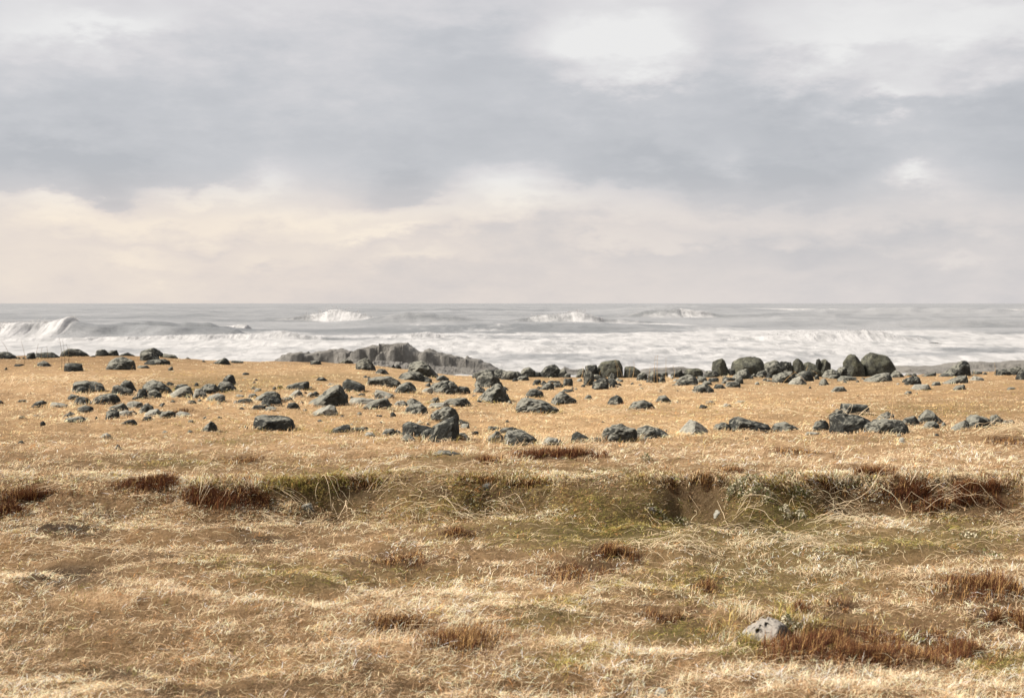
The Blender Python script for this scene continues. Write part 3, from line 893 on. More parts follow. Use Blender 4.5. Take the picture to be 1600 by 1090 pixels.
def make_rock(pts_px, label, tone='dark', p=18, dfac=None, name='rock', cat='rock', group=None, rough=1.0, seed=None, pits=None, chips=9, lift=0.0, cuts=None, grow=1.12):
    pts_px = np.array(pts_px, float)
    cxm = (pts_px[:, 0].min() + pts_px[:, 0].max()) / 2
    pts_px[:, 0] = cxm + (pts_px[:, 0] - cxm) * grow
    pts_px[:, 1] = pts_px[:, 1].max() - (pts_px[:, 1].max() - pts_px[:, 1]) * grow
    seed = int(abs(pts_px.sum() * 7.3)) % 100003 if seed is None else seed
    r = np.random.default_rng(seed)
    pxm = (pts_px[:, 0].min() + pts_px[:, 0].max()) / 2
    pyb = pts_px[:, 1].max()
    wpx = np.ptp(pts_px[:, 0])
    hpx = np.ptp(pts_px[:, 1])
    xb, db = to_world(pxm, pyb - 0.10 * hpx)
    w = wpx / F * db
    h = hpx / F * db
    if dfac is None:
        dfac = r.uniform(.62, .85)
    dep = dfac * min(w, 2.2 * h) + 0.15 * w
    dc = db + .34 * dep
    s = dc / F
    xc = (pxm - 800) * s
    X = (pts_px[:, 0] - pxm) * s
    Zw = ZC + (HOR - pts_px[:, 1]) * s
    zg = float(ground(np.array([xc]), np.array([dc]))[0])
    zb = min(zg, Zw.min())
    Z = Zw - zb
    hh = Z.max()
    w = np.ptp(X)
    pts = []
    for k, sx_, sz_ in LAYERS:
        ox = r.uniform(-.06, .06) * w if k else 0
        tl = r.uniform(-.10, .10) if k else 0
        for x, z in zip(X, Z):
            pts.append((x * sx_ + ox, k * dep, max(z * sz_ * (1 + tl * x / (w * .5)), 0.0)))
    for a in (-.5, .5):
        for b in (-.42, .42):
            pts.append((a * w * .9, b * dep, -.28 * hh - .02))
    pts = np.array(pts)
    n, d, c = hull_planes(pts)
    q = pts - c
    for nx, ny, nz, fr in cuts or ():
        nn = np.array([nx, ny, nz], float)
        nn /= np.linalg.norm(nn)
        n = np.vstack([n, nn])
        d = np.append(d, (q @ nn).max() * fr)
    for _ in range(chips):
        nn = r.normal(0, 1, 3)
        nn[2] = abs(nn[2]) * .7 + .1
        nn[1] = -abs(nn[1]) - .35
        nn /= np.linalg.norm(nn)
        sup = (q @ nn).max()
        n = np.vstack([n, nn])
        d = np.append(d, sup * r.uniform(.76, .93))
    sub = 5 if wpx > 75 else 4 if wpx > 17 else 3
    V, Fc = ICO[sub]
    ext = np.ptp(pts, axis=0) / 2
    U = V * ext
    U = U / np.linalg.norm(U, axis=1)[:, None]
    t = np.maximum(0, U @ (n / d[:, None]).T)
    hard = 1.0 / t.max(1)
    pe = p * 3.0
    tm = t.max(1)
    R = (((t / tm[:, None]) ** pe).sum(1) ** (-1.0 / pe)) / tm
    R = R * np.percentile(hard / R, 45)
    P = U * R[:, None]
    sz = (ext[0] * ext[1] * ext[2]) ** (1 / 3)
    k = 1.0 / sz
    nz = fbm(P[:, 0] * k * 1.1 + seed % 97, P[:, 1] * k * 1.1, P[:, 2] * k * 1.1, oct=3, seed=seed % 977)
    n2 = fbm(P[:, 0] * k * 4.2 + seed % 89, P[:, 1] * k * 4.2, P[:, 2] * k * 4.2, oct=3, seed=seed % 811)
    crack = np.abs(vnoise(P[:, 0] * k * 2.2 + 9, P[:, 1] * k * 2.2, P[:, 2] * k * 2.2 + seed % 31, seed=seed % 501))
    disp = rough * sz * (0.050 * nz + 0.060 * n2 - 0.05 * np.exp(-(crack / .07) ** 2))
    P = P + U * disp[:, None] + c
    if pits:
        for ppx, ppy, pr in pits:
            ray = np.array([(ppx - 800) * s - xc, 0, ZC + (HOR - ppy) * s - zb])
            dd = np.hypot(P[:, 0] - ray[0], P[:, 2] - ray[2]) + (P[:, 1] > ray[1] + dep * .3) * 9
            P[:, 1] += (pr * s * 4.5) * np.exp(-(dd / (pr * s)) ** 4)
    me = mesh_np(name, P, tris=Fc, smooth=False)
    o = link(name, me, M[tone], loc=(xc, dc, zb + lift))
    tag(o, label, cat, group)
    ROCK_FOOT.append((xc, dc, w * .47, dep * .42))
    return o


PAN = {'A': 0, 'B': 200, 'C': 400, 'D': 600, 'E': 800, 'F': 1000, 'G': 1200, 'H': 1390}
ZS = 1431 / 210.0


CUTS = {
    'great wedge': [(-.5, -.35, .75, .80), (.35, -.9, .1, .66), (-.3, -.9, .1, .72)],
    'big dark rectangular': [(-.75, -.65, .1, .74), (.25, -.95, .15, .70), (0, -.3, .95, .84)],
    'tall notched': [(-.2, -.95, .2, .66), (.8, -.6, 0, .8)],
    'pyramid rock': [(-.5, -.5, .7, .74), (.6, -.75, .25, .70)],
    'dark square-cut': [(-.25, -.93, .2, .68), (.3, -.3, .9, .84), (-.8, -.5, .2, .82)],
    'light-topped boulder': [(-.5, -.3, .8, .72), (.5, -.85, .1, .64)],
    'cube-like': [(-.7, -.6, .4, .74), (.5, -.85, .2, .70)],
    'large angular light-faced': [(-.3, -.85, .4, .68), (.75, -.6, .3, .72)],
    'block-shaped dark': [(0, -.95, .1, .68), (-.1, -.3, .95, .84)],
    'massive dark front': [(-.85, -.5, .1, .76), (.1, -.95, .25, .68), (.5, -.3, .8, .82)],
    'large black whale': [(-.4, -.6, .7, .78), (.5, -.8, .2, .72)],
    'long low dark slab': [(-.2, -.9, .4, .70), (-.3, -.2, .9, .85)],
    'gable-shaped': [(-.6, -.7, .4, .70), (.6, -.7, .4, .72)],
    'sharp triangular': [(-.5, -.7, .5, .70), (.7, -.6, .3, .72)],
    'light grey smooth pyramid': [(-.5, -.6, .6, .70), (.6, -.6, .5, .70)],
    'long dark boulder with a humped': [(-.1, -.95, .2, .68), (.2, -.3, .95, .84)],
    'big dark boulder with a cap': [(-.8, -.5, .2, .76), (.1, -.95, .2, .68), (.7, -.7, .1, .78)],
    'flat-topped dark boulder': [(-.1, -.95, .1, .70), (-.2, -.3, .95, .84)],
    'dark pointed boulder rising': [(-.5, -.7, .4, .72), (.6, -.7, .3, .72)],
    'pointed dark boulder standing': [(-.6, -.7, .3, .74), (.5, -.8, .3, .72)],
    'wedge-shaped rock': [(-.5, -.5, .7, .74), (.5, -.8, .2, .70)],
    'smooth boulder with a pale top': [(-.4, -.3, .85, .76), (.3, -.9, .2, .68)],
}


def R(pan, label, pts, tone='dark', **kw):
    if isinstance(pts, str):
        pts = [tuple(float(v) for v in q.split(',')) for q in pts.split()]
    pp = [(PAN[pan] + a / ZS, 535 + b / ZS) for a, b in pts]
    wpx = np.ptp([q[0] for q in pp])
    for key, cu in CUTS.items():
        if label.startswith(key):
            kw['cuts'] = cu
            kw['chips'] = 4
    if tone == 'olive':
        kw['p'] = max(kw.get('p', 18), 16)
        kw['chips'] = 7
        kw['rough'] = .9
        kw['grow'] = 1.0
    kw.setdefault('name', 'boulder' if wpx > 26 else 'rock' if wpx > 11 else 'stone')
    kw.setdefault('cat', kw['name'])
    return make_rock(pp, label, tone, **kw)


# --- A: left end of the field and crest
R('A', 'dark rounded boulder cut by the left picture edge on the crest', '-70,150 -40,115 20,108 100,110 150,140 178,180 -70,180')
R('A', 'left of two tiny dark stones beside the leftmost crest boulder', '180,178 195,152 220,178')
R('A', 'right of two tiny dark stones beside the leftmost crest boulder', '225,178 250,155 277,178')
R('A', 'small upright block at the left end of a long crest slab', '288,182 292,118 365,113 378,182')
R('A', 'long low slab on the left crest behind tall thin stalks', '375,168 385,118 470,112 550,108 600,128 645,165', p=14)
R('A', 'broad domed boulder on the left crest against the surf', '650,155 670,105 735,75 820,76 890,110 942,156', p=12)
R('A', 'left one of a close pair of square crest rocks', '1018,136 1035,82 1110,78 1140,105 1140,136')
R('A', 'right one of a close pair of square crest rocks', '1135,136 1165,95 1245,85 1262,134')
R('A', 'thin sliver of rock left of the pair of square crest rocks', '952,154 980,140 1010,138 1012,154')
R('A', 'low flat crest rock between the square pair and the peaked crest group', '1268,142 1300,125 1360,108 1385,125 1432,142')
R('A', 'small lumpy rock below the long crest slab', '403,258 410,215 470,200 520,225 548,255', 'mid')
R('A', 'dark blocky rock hung with grass below the domed crest boulder', '698,310 700,232 800,225 860,235 882,318', p=26)
R('A', 'large grey dome-shaped boulder in the upper left field', '1138,295 1185,205 1250,170 1340,168 1415,205 1432,250 1340,300', 'mid', p=12, rough=1.3)
R('A', 'low thin stone in the grass near the upper left corner of the field', '138,252 160,233 245,230 256,252')
R('A', 'tiny dark stone near the left edge below the crest', '45,292 65,262 82,292')
R('A', 'flat-topped dark boulder at the left end of the left rock group', '785,545 800,425 900,415 1060,440 1095,490 1060,545', 'mid', p=26, rough=1.3)
R('A', 'small hump leaning against the front of the flat-topped left boulder', '795,552 830,480 880,472 930,500 937,552')
R('A', 'grey lichen-speckled rock left of the dark leaning one in the left group', '1205,560 1213,470 1260,460 1340,490 1400,520 1402,576', 'mid')
R('B', 'dark rock leaning against the largest slab of the left group', '-90,480 -40,410 20,415 60,480 85,538')
R('A', 'dark wide boulder draped with grass in front of the left group', '998,675 1005,600 1080,570 1190,550 1250,585 1275,640', p=14, rough=1.4)
R('A', 'dark grass-covered rock left of the wide draped boulder', '775,668 810,605 860,578 930,600 970,640 975,668')
R('A', 'small dark block with grass over its face, below the draped rocks', '832,752 835,700 900,675 980,690 985,740')
R('A', 'grey half-sunk rock alone in the left field', '335,690 400,630 450,620 490,645 502,692', 'mid', p=12)
R('A', 'pale flat half-buried stone right of the lone half-sunk rock', '525,688 560,640 640,645 700,665 732,692', 'pale')
R('A', 'small dark stone above the lone half-sunk rock, far left', '182,632 200,612 275,612 288,632')
R('A', 'low dark stone in straw near the left edge', '190,818 210,780 250,785 285,818')
R('A', 'low grassy stone right of the dark stone near the left edge', '335,805 370,770 405,768 425,803')
R('A', 'small round dark stone alone in the left straw', '428,880 435,845 460,836 482,860 480,880')
R('A', 'low dark stone above the flat pale-topped one in the left field', '655,802 700,770 750,740 790,760 785,800', 'mid')
R('A', 'flat stone with a thin pale top edge in the left field', '688,845 695,812 800,805 850,788 900,805 908,850', 'mid')
R('A', 'dark grass-streaked rock at the lower left of the left rubble', '1120,832 1135,735 1200,718 1260,740 1268,820')
R('A', 'slanting lichen-grey rock on top of the left rubble', '1150,725 1180,680 1310,650 1347,710 1332,735', 'mid')
R('B', 'pale flat rock in the middle of the left rubble', '-135,795 -110,745 -30,725 20,735 32,795', 'pale')
R('A', 'tiny dark stone left of the left rubble', '1008,810 1025,785 1042,810')
R('A', 'pale grey lone stone in the lower left field', '1058,1028 1090,980 1135,965 1172,990 1175,1028', 'pale')
R('A', 'faint small stone at the bottom of the left field', '190,1078 215,1045 255,1050 262,1078', 'mid')
R('B', 'low dark stone just below the left rubble', '-100,870 0,830 60,820 82,845 20,880')
R('A', 'small grey stone at the foot of the flat-topped left boulder', '710,608 760,550 830,570 832,602', 'mid')
R('A', 'dark stone at the very left edge of the field', '-30,652 0,615 28,628 28,652')
R('B', 'broad pale slab lying behind the left rubble', '-10,705 10,640 60,628 150,645 145,695', 'pale')
# --- B
R('B', 'pale-faced rock at the front of the peaked crest group', '135,205 145,110 225,98 300,135 332,168', 'mid', p=22)
R('B', 'dark peaked rock at the top of the left crest group', '140,125 150,95 215,85 270,58 320,80 378,125', p=20)
R('B', 'wide flat dark rock under the peaked crest group', '180,222 230,190 380,178 430,200 440,240 340,242 200,244', p=18)
R('B', 'pale low slab right of the peaked crest group', '375,165 385,120 490,135 522,168', 'mid')
R('B', 'low row stone beneath the peaked crest group', '90,278 120,248 200,245 232,278', 'mid')
R('B', 'small tilted slab standing in the grass below the peaked crest group', '425,308 430,280 470,253 478,272 442,308', 'mid', p=30)
R('B', 'tiny stone on the bare left crest right of the pale low slab', '612,178 630,155 672,178')
R('B', 'tiny dark stone on the left crest, left of the three-lobed crest rock', '788,212 800,185 832,210')
R('B', 'dark three-lobed crest rock alone against the surf', '905,228 950,200 1000,190 1020,170 1055,178 1090,238')
R('B', 'row of low stones trailing right of the three-lobed crest rock', '1080,218 1110,190 1160,203 1222,203 1225,222')
R('B', 'small brownish stone below the left crest', '1205,350 1240,318 1285,330 1290,350')
R('B', 'small pale stone in the grass right of the tall dark rock', '1315,444 1345,410 1380,440', 'pale')
R('B', 'tall dark rock sticking up at the right end of the left group', '1005,440 1040,360 1085,350 1120,358 1136,400 1128,465', p=20)
R('B', 'rounded boulder in front of the tall dark rock of the left group', '948,490 1000,425 1080,430 1145,490 1142,530 975,535', 'mid', p=12)
R('B', 'rounded grey boulder left of the tall dark rock', '770,510 830,450 920,450 965,490 972,556', 'mid', p=12)
R('B', 'pale cracked rock in front of the rounded grey boulder', '680,600 710,510 760,495 830,555 832,608 700,615', 'pale', p=22)
R('B', 'low pale wedge at the right front of the left group', '820,635 870,575 950,550 1020,560 1022,592 900,640', 'pale')
R('B', 'small dark flat stone at the front of the left group', '625,655 650,618 700,618 742,650')
R('B', 'pale tilted slab with a smooth top in the left group', '405,590 500,520 590,475 650,480 672,535 560,595', 'pale', p=26)
R('B', 'dark rock behind the pale tilted slab', '480,525 530,455 620,450 662,495')
R('B', 'small black rock poking up behind the left group', '700,472 720,432 740,430 758,470')
R('B', 'largest grey slab of the left group', '150,510 210,430 260,405 350,430 430,490 467,545 380,565', 'mid', p=24, rough=1.2)
R('B', 'round-topped rock at the foot of the largest left slab', '205,590 230,520 290,505 340,540 362,596', 'mid', p=12)
R('B', 'dark upright rock left of the round-topped one', '100,575 115,505 180,500 212,590 130,610')
R('B', 'small dark stone at the left foot of the largest left slab', '40,612 65,575 100,580 104,612')
R('B', 'dark stone behind the right end of the largest left slab', '405,465 430,415 490,442 495,465')
R('B', 'wedge-shaped rock with a light left edge in the left rubble', '105,762 170,665 210,650 265,695 262,745', 'mid', p=26)
R('B', 'pale pointed rock right of the wedge-shaped one', '165,780 230,725 305,708 352,748 342,795', 'pale', p=24)
R('B', 'low dark stone at the foot of the pale pointed rock', '152,832 180,790 240,788 272,830')
R('B', 'broken grey rock at the right end of the left rubble', '330,802 360,740 440,730 492,750 494,815', 'mid')
R('B', 'low pale trail of stone at the far right of the left rubble', '485,790 540,735 620,745 682,775 680,795', 'pale')
R('B', 'small dark stones under the wedge-shaped rock', '15,780 30,730 60,725 128,778')
R('B', 'sharp triangular rock alone in the lower left field', '770,962 830,890 880,845 915,865 947,935', 'mid', p=28)
R('B', 'small dark stone between the left rubble and the sharp triangular rock', '330,672 355,645 385,642 392,672')
R('B', 'small flat stone up left of the sharp triangular rock', '628,852 650,825 690,830 694,852', 'mid')
R('B', 'grey pebble left of the sharp triangular rock', '628,968 650,930 685,945 690,968', 'mid')
R('B', 'grey low stone in pale grass below the left rubble', '360,972 385,935 420,950 428,972', 'mid')
R('B', 'small grey stone left of the square two-humped boulder', '1225,918 1255,880 1285,915', 'mid')
R('B', 'pale flat stone left of the small domed rock', '1145,582 1160,550 1230,565 1242,592', 'pale')
R('B', 'small domed rock between the left group and the centre group', '1265,598 1300,550 1350,545 1382,595', 'mid')
R('B', 'thin dark stone below the small domed rock', '1160,642 1180,605 1300,598 1332,638')
R('B', 'pale low rock above the small domed rock', '1342,530 1360,490 1410,492 1432,530', 'pale')
R('B', 'small grassy stone left of the pale low rock', '1180,532 1200,508 1232,530')
R('B', 'small pair of stones in the grass below the left group', '830,712 860,688 900,712', 'mid')
R('B', 'small dark stone midway between left group and centre group', '1175,718 1210,688 1250,715')
# --- C
R('C', 'rounded grey boulder at the left end of the centre group', '-45,648 0,600 110,535 200,528 245,570 247,628', 'mid', p=12)
R('C', 'dark boulder in front of the rounded grey one', '60,662 80,600 140,575 220,600 262,650 230,688', p=14)
R('C', 'low mossy dark stone at the foot of the centre left boulders', '-65,715 -10,668 90,670 100,715')
R('C', 'low pale rock with grass at the foot of the centre left boulders', '95,738 110,690 160,680 210,695 205,738', 'pale')
R('C', 'dark rock right of the centre left boulders', '258,632 275,590 370,585 405,630')
R('C', 'small lumpy dark rock left of the great wedge boulder', '330,712 350,650 410,640 450,670 467,715')
R('C', 'long low dark slab with a square right end, upper centre left', '298,512 320,465 480,430 540,420 555,440 552,508', p=26)
R('C', 'pale pointed rock above the great wedge boulder', '345,582 420,512 460,515 497,555 482,590', 'pale')
R('C', 'dark round stone behind the great wedge boulder', '595,585 605,535 645,520 674,550 668,582')
R('C', 'pale low grass-covered stone behind the great wedge boulder', '530,580 560,540 600,532 605,582', 'pale')
R('C', 'left of two small stones left of the long low dark slab', '168,502 190,470 212,475 216,500', 'mid')
R('C', 'right of two small stones left of the long low dark slab', '215,492 240,458 275,458 284,490')
R('C', 'great wedge-shaped boulder with a long pale slope, centre left', '525,672 640,600 760,530 840,475 885,480 920,530 960,620 967,705 860,712 650,695', 'mid', p=30, rough=.8)
R('C', 'smooth boulder with a pale top in front of the great wedge', '570,778 660,715 780,672 825,680 867,785 740,795', 'pale', p=18)
R('C', 'dark square-cut boulder right of the great wedge', '918,508 930,440 970,395 1020,405 1120,450 1145,470 1142,532 960,535', p=28, rough=.8)
R('C', 'big dark rectangular boulder with two humps, lower centre left', '-12,925 0,800 60,775 150,785 220,815 330,805 385,840 397,945 130,955', 'dark', p=24, dfac=.8, rough=1.1)
R('C', 'left dark rock of a low pair half hidden in grass', '780,972 830,920 920,890 960,875 990,890 1002,960')
R('C', 'right flat rock of a low pair half hidden in grass', '1000,945 1010,912 1190,900 1217,950')
R('C', 'pale stone at the right foot of the half hidden pair', '1148,1005 1180,955 1240,965 1275,1005', 'pale')
R('D', 'flat-topped dark boulder overhanging its left side, upper centre', '-170,460 -160,390 -60,370 60,370 130,410 190,442 -20,450 -80,480', 'mid', p=24)
R('D', 'dark lumpy boulder right of the pale-topped one', '-230,710 -150,635 -60,610 20,605 62,665 -20,728', 'mid')
R('C', 'long low lichen-grey rock right of the great wedge', '980,662 1020,600 1120,590 1255,610 1242,655 1100,668', 'pale')
R('C', 'small dark stone at the right shoulder of the great wedge', '935,600 945,548 975,550 984,600')
R('C', 'grey pointed crest rock sloping down right, below the islet', '1070,230 1130,195 1165,175 1215,195 1265,280 1262,305 1150,245', 'mid', p=22)
R('C', 'low crest rock left of the grey pointed one', '890,212 950,180 1000,185 1037,222', 'mid')
R('C', 'small square dark crest stone below the left end of the islet', '575,240 585,200 680,195 690,230')
R('C', 'low brownish stones above the long low dark slab', '640,408 670,375 720,372 765,412')
R('C', 'small pale stones right of the low brownish ones', '760,458 780,432 830,438 832,458', 'pale')
R('C', 'brown weathered rock at the foot of the grey pointed crest rock', '1270,330 1310,282 1370,290 1412,338', 'mid')
R('C', 'low stone under the grey pointed crest rock', '1130,382 1165,350 1212,380')
R('D', 'pale jagged rock left of the striped domed boulder', '-90,600 -85,505 -40,545 30,540 105,560 92,606', 'pale', p=26)
R('C', 'small dark stone left of the great wedge tip', '458,660 480,622 515,640 518,660')
R('C', 'little dark stone below the square-cut boulder', '1080,568 1110,540 1160,545 1164,568')
R('C', 'small stone below the long lichen-grey rock', '1270,795 1290,770 1342,775 1345,795')
R('C', 'grey pebble right of the square-cut boulder', '1230,560 1250,530 1292,540 1296,560', 'mid')
R('C', 'grey pebble beside the long lichen-grey rock', '998,594 1015,566 1042,592', 'mid')
R('D', 'rock with a pale cap left of the saddle-backed pair', '-37,992 20,925 100,920 117,975 60,992', 'mid')
R('D', 'small rock touching the pale-capped one', '110,985 130,930 160,940 208,982', 'mid')
# --- D
R('D', 'dark sloping boulder left of the notched one, lower centre', '205,970 215,880 255,848 330,870 420,900 500,918 440,950 300,1012 230,1002', p=18, rough=.8)
R('D', 'low left shoulder of rock beside the notched dark boulder', '395,1038 400,975 450,930 520,925 532,1018', p=14)
R('D', 'tall notched dark boulder with a straight right edge, lower centre', '505,970 530,900 640,865 740,812 785,830 787,1078 720,1058 560,1010', p=30, rough=.8)
R('D', 'rough lichened boulder behind the notched dark one', '488,860 500,780 600,710 680,693 750,715 785,780 782,840', 'mid', p=12, rough=1.7)
R('D', 'low dark rubble at the foot of the sloping boulder', '190,1018 240,970 310,1010 324,1052', 'mid')
R('D', 'pale round-backed stone at the right of the notched boulder', '800,915 830,870 900,868 907,922', 'pale')
R('D', 'dark thin stone above the pale round-backed one', '793,875 820,838 900,850 907,874')
R('D', 'low broken rock at the right foot of the notched boulder', '780,1038 800,965 860,970 922,1036', 'mid')
R('D', 'small black stone in straw right of the notched boulder', '930,990 945,945 1000,948 1007,990')
R('D', 'big peaked crest rock in front of the islet', '265,338 285,240 350,205 415,203 450,240 530,315 582,374 400,348', 'mid', p=24, rough=1.2)
R('D', 'smooth low boulder in front of the big peaked crest rock', '155,398 190,345 260,318 370,325 440,375 422,410', 'mid', p=12)
R('D', 'small stones at the right of the smooth low boulder', '412,412 450,365 500,390 515,430')
R('D', 'dark rounded rock right of the big peaked crest rock', '540,410 580,360 630,350 687,388 672,418')
R('D', 'domed boulder with grass before its face, upper centre', '105,548 150,480 210,435 260,425 320,460 347,540', 'mid', p=14)
R('D', 'broad rough boulder with a streaked face, upper centre', '498,548 515,455 600,420 690,418 740,440 800,500 812,552 600,566', 'mid', p=13, rough=1.8)
R('D', 'dark stone peeping behind the broad rough boulder', '690,450 700,420 740,420 777,465')
R('D', 'dark low rock at the right end of the broad rough boulder', '780,546 800,470 890,480 912,522 860,556')
R('D', 'pale low stone left of the broad rough boulder', '370,542 440,490 510,480 512,535', 'pale')
R('D', 'dark small wedge stone above the white flat stones', '450,662 520,600 570,585 587,622 500,656')
R('D', 'flat-topped rock with a dark right end, centre', '615,650 690,605 860,595 875,630 932,682 760,686', 'mid')
R('D', 'low pale flat stones left of the flat-topped centre rock', '470,702 500,650 660,640 692,678 540,706', 'pale')
R('D', 'rear rock of the split grassy pair, centre', '228,700 250,625 300,597 390,645 382,690', 'mid')
R('D', 'front rock of the split grassy pair with a light top edge', '222,772 240,700 330,660 400,660 450,710 464,772 280,782', 'mid')
R('D', 'small round dark stone left of the split grassy pair', '60,800 70,750 95,740 126,770 122,802')
R('D', 'pale low stone between the lumpy boulder and the split pair', '95,682 140,630 200,620 242,650 240,682', 'pale')
R('D', 'large angular light-faced rock at the right of the gap', '980,490 990,380 1080,335 1140,330 1200,380 1262,460 1252,498', 'mid', p=30, rough=.8)
R('D', 'dark long rock behind the large angular light-faced one', '942,388 960,335 1090,295 1160,292 1172,330 1000,394', p=14)
R('D', 'pyramid rock with a long left slope, right of centre', '972,662 1020,600 1100,520 1180,460 1225,450 1260,500 1322,605 1240,648', 'mid', p=30, rough=1.3)
R('D', 'grassy low stone under the angular light-faced rock', '955,508 1000,470 1070,500 1062,546', 'mid')
R('D', 'dark stone trailing right of the angular light-faced rock', '1255,512 1280,465 1338,515')
R('D', 'small rock at the right foot of the pyramid rock', '1308,660 1340,612 1372,655', 'mid')
R('D', 'left rock of the dark crest pile beyond the angular rock', '1165,378 1180,290 1250,290 1332,335 1322,396')
R('D', 'lumpy middle rock of the dark crest pile', '1240,408 1270,320 1330,305 1400,320 1412,406', 'mid')
R('D', 'grassy cone-shaped rock in the lower centre', '1060,1082 1110,1010 1200,945 1260,1010 1312,1082', 'mid')
R('D', 'thin dark rock behind the grassy cone-shaped rock', '1105,940 1120,892 1250,905 1262,954')
R('E', 'low dark ridge of rock behind the lower centre boulders', '-160,974 -100,915 0,905 80,930 72,955 -60,970')
R('E', 'round-backed grey boulder in the lower centre, cut off by grass', '-65,1028 -40,955 30,945 130,950 230,1020 292,1096 -50,1096', 'mid', p=12)
R('D', 'tiny dark crest stone left of the big peaked crest rock', '120,258 140,230 182,258')
R('D', 'tinier crest stone left of the tiny dark one by the peaked rock', '82,256 98,232 116,256')
R('D', 'grey pebble above the saddle between the dark boulders', '340,866 380,828 432,866', 'pale')
R('D', 'small dark stone between the dark sloping boulder and the lichened one', '440,880 465,850 494,880')
# --- E
R('E', 'pile rock at the left of the central crest heap', '-40,378 -20,320 60,310 110,350 92,396', 'mid')
R('E', 'rounded rock second from the left in the central crest heap', '75,340 125,280 180,268 245,310 232,356', 'mid', p=12)
R('E', 'low stone in front of the left end of the central crest heap', '40,408 80,365 160,360 177,392', 'mid')
R('E', 'low dark stone between two rounded rocks of the central heap', '230,358 245,312 300,318 312,358')
R('E', 'round rock at the top of the central crest heap', '305,320 370,260 450,238 515,290 502,346', 'dark', p=12)
R('E', 'paler pointed rock in front of the topmost central heap rock', '395,358 420,290 470,262 517,300 502,356', 'mid')
R('E', 'smooth boulder at the right of the central crest heap', '440,362 510,295 555,290 587,330 562,376', 'mid', p=12)
R('E', 'dark rock at the left front of the central crest heap', '305,358 340,305 390,305 414,370')
R('E', 'dark end stone at the right of the central crest heap', '545,378 580,330 620,335 624,376')
R('E', 'roundest egg-shaped crest boulder, olive grey, in the middle of the crest', '885,308 895,255 960,205 1090,180 1150,183 1185,225 1192,325 1170,356 950,350', 'olive', p=9, rough=.6, chips=2)
R('E', 'rounded boulder at the right side of the egg-shaped crest boulder', '1190,338 1200,255 1290,252 1387,312 1302,356', 'olive', p=12)
R('E', 'angular dark rocks at the left side of the egg-shaped crest boulder', '780,306 785,248 830,260 902,238 892,306', p=26)
R('E', 'grassy dark rock left of the angular crest rocks', '680,376 710,290 770,280 784,376', 'mid')
R('E', 'dark rock below the angular crest rocks, behind stalks', '765,468 770,320 830,305 872,340 862,405 800,475', 'mid')
R('E', 'grey stone under the egg-shaped crest boulder', '840,398 870,345 940,350 954,404', 'mid')
R('E', 'cracked dark rock behind bent stalks below the egg-shaped boulder', '855,502 870,430 950,385 1020,390 1012,474 900,506', p=26, rough=1.5)
R('E', 'dark triangular slab right of the cracked rock behind stalks', '980,488 1030,400 1080,390 1137,458 1122,488', p=28)
R('E', 'dark rock just under the right of the egg-shaped boulder', '1020,398 1060,325 1110,350 1132,408')
R('E', 'left small dark rock below the central crest heap', '218,458 240,400 300,400 312,456')
R('E', 'right small dark rock below the central crest heap', '300,458 330,405 370,430 354,462')
R('E', 'long grey rock sloping left below the central crest heap', '290,512 350,450 400,430 442,450 424,486', 'mid')
R('E', 'dark stone at the right end of the long sloping grey rock', '425,480 450,432 530,440 552,480', 'mid')
R('E', 'low dark stone behind the long sloping grey rock', '370,436 400,405 500,410 512,436')
R('E', 'rough stone with a stalk before it, below the central heap', '540,472 560,390 640,390 644,456')
R('E', 'dark curved rock above the ribbed boulder', '132,600 190,505 250,500 337,538 200,556', p=18)
R('E', 'long ribbed dark boulder with shaggy top, centre', '50,745 70,640 120,600 220,605 350,640 410,690 482,720 380,748 260,762', 'mid', p=20, rough=1.6)
R('E', 'dark pointed rock with a grassy face, right of the ribbed boulder', '418,662 460,580 520,530 560,545 672,615 667,645 520,668', 'mid', p=26, rough=1.2)
R('E', 'low dark stone behind the pointed grassy-faced rock', '520,532 560,498 640,500 664,530')
R('E', 'low grassy stone right of the pointed grassy-faced rock', '762,614 800,560 840,562 854,612', 'mid')
R('E', 'tiny flat stone right of the pointed grassy-faced rock', '670,582 700,562 738,580')
R('E', 'gable-shaped rock with a light ridge, alone right of centre', '1015,672 1050,595 1110,563 1160,590 1197,672', 'mid', p=24)
R('F', 'low domed rock with a dark left step, right of the gable-shaped rock', '-125,708 -60,640 40,622 110,650 152,704 0,720', 'mid')
R('E', 'dark stone like a small hill left of the big capped boulder', '622,1068 650,985 690,955 760,990 830,1030 802,1072', p=20)
R('E', 'pale low stone at the left of the dark hill-shaped one', '320,1094 360,1020 400,1010 480,1030 494,1094', 'pale')
R('E', 'tiny dark stone between the pale low stone and the dark hill-shaped one', '488,1076 510,1030 548,1070')
R('E', 'low grey stone touching the big capped boulder', '826,1062 860,1012 930,1012 957,1058', 'mid')
R('E', 'big dark boulder with a cap of rock on it, lower centre right', '960,1048 965,970 1010,925 1150,910 1200,930 1290,925 1314,965 1282,1038 1100,1082', 'mid', p=18, rough=1.5)
R('E', 'cap-like rock behind the top of the big lower centre boulder', '1030,930 1070,880 1170,868 1257,925', 'mid', p=16)
R('E', 'shaggy boulder overlaid with pale straw right of the capped boulder', [(1315, 988), (1360, 920), (1440, 890), (1510, 905), (1600, 940), (1690, 995), (1460, 1026)], 'mid', rough=1.5)
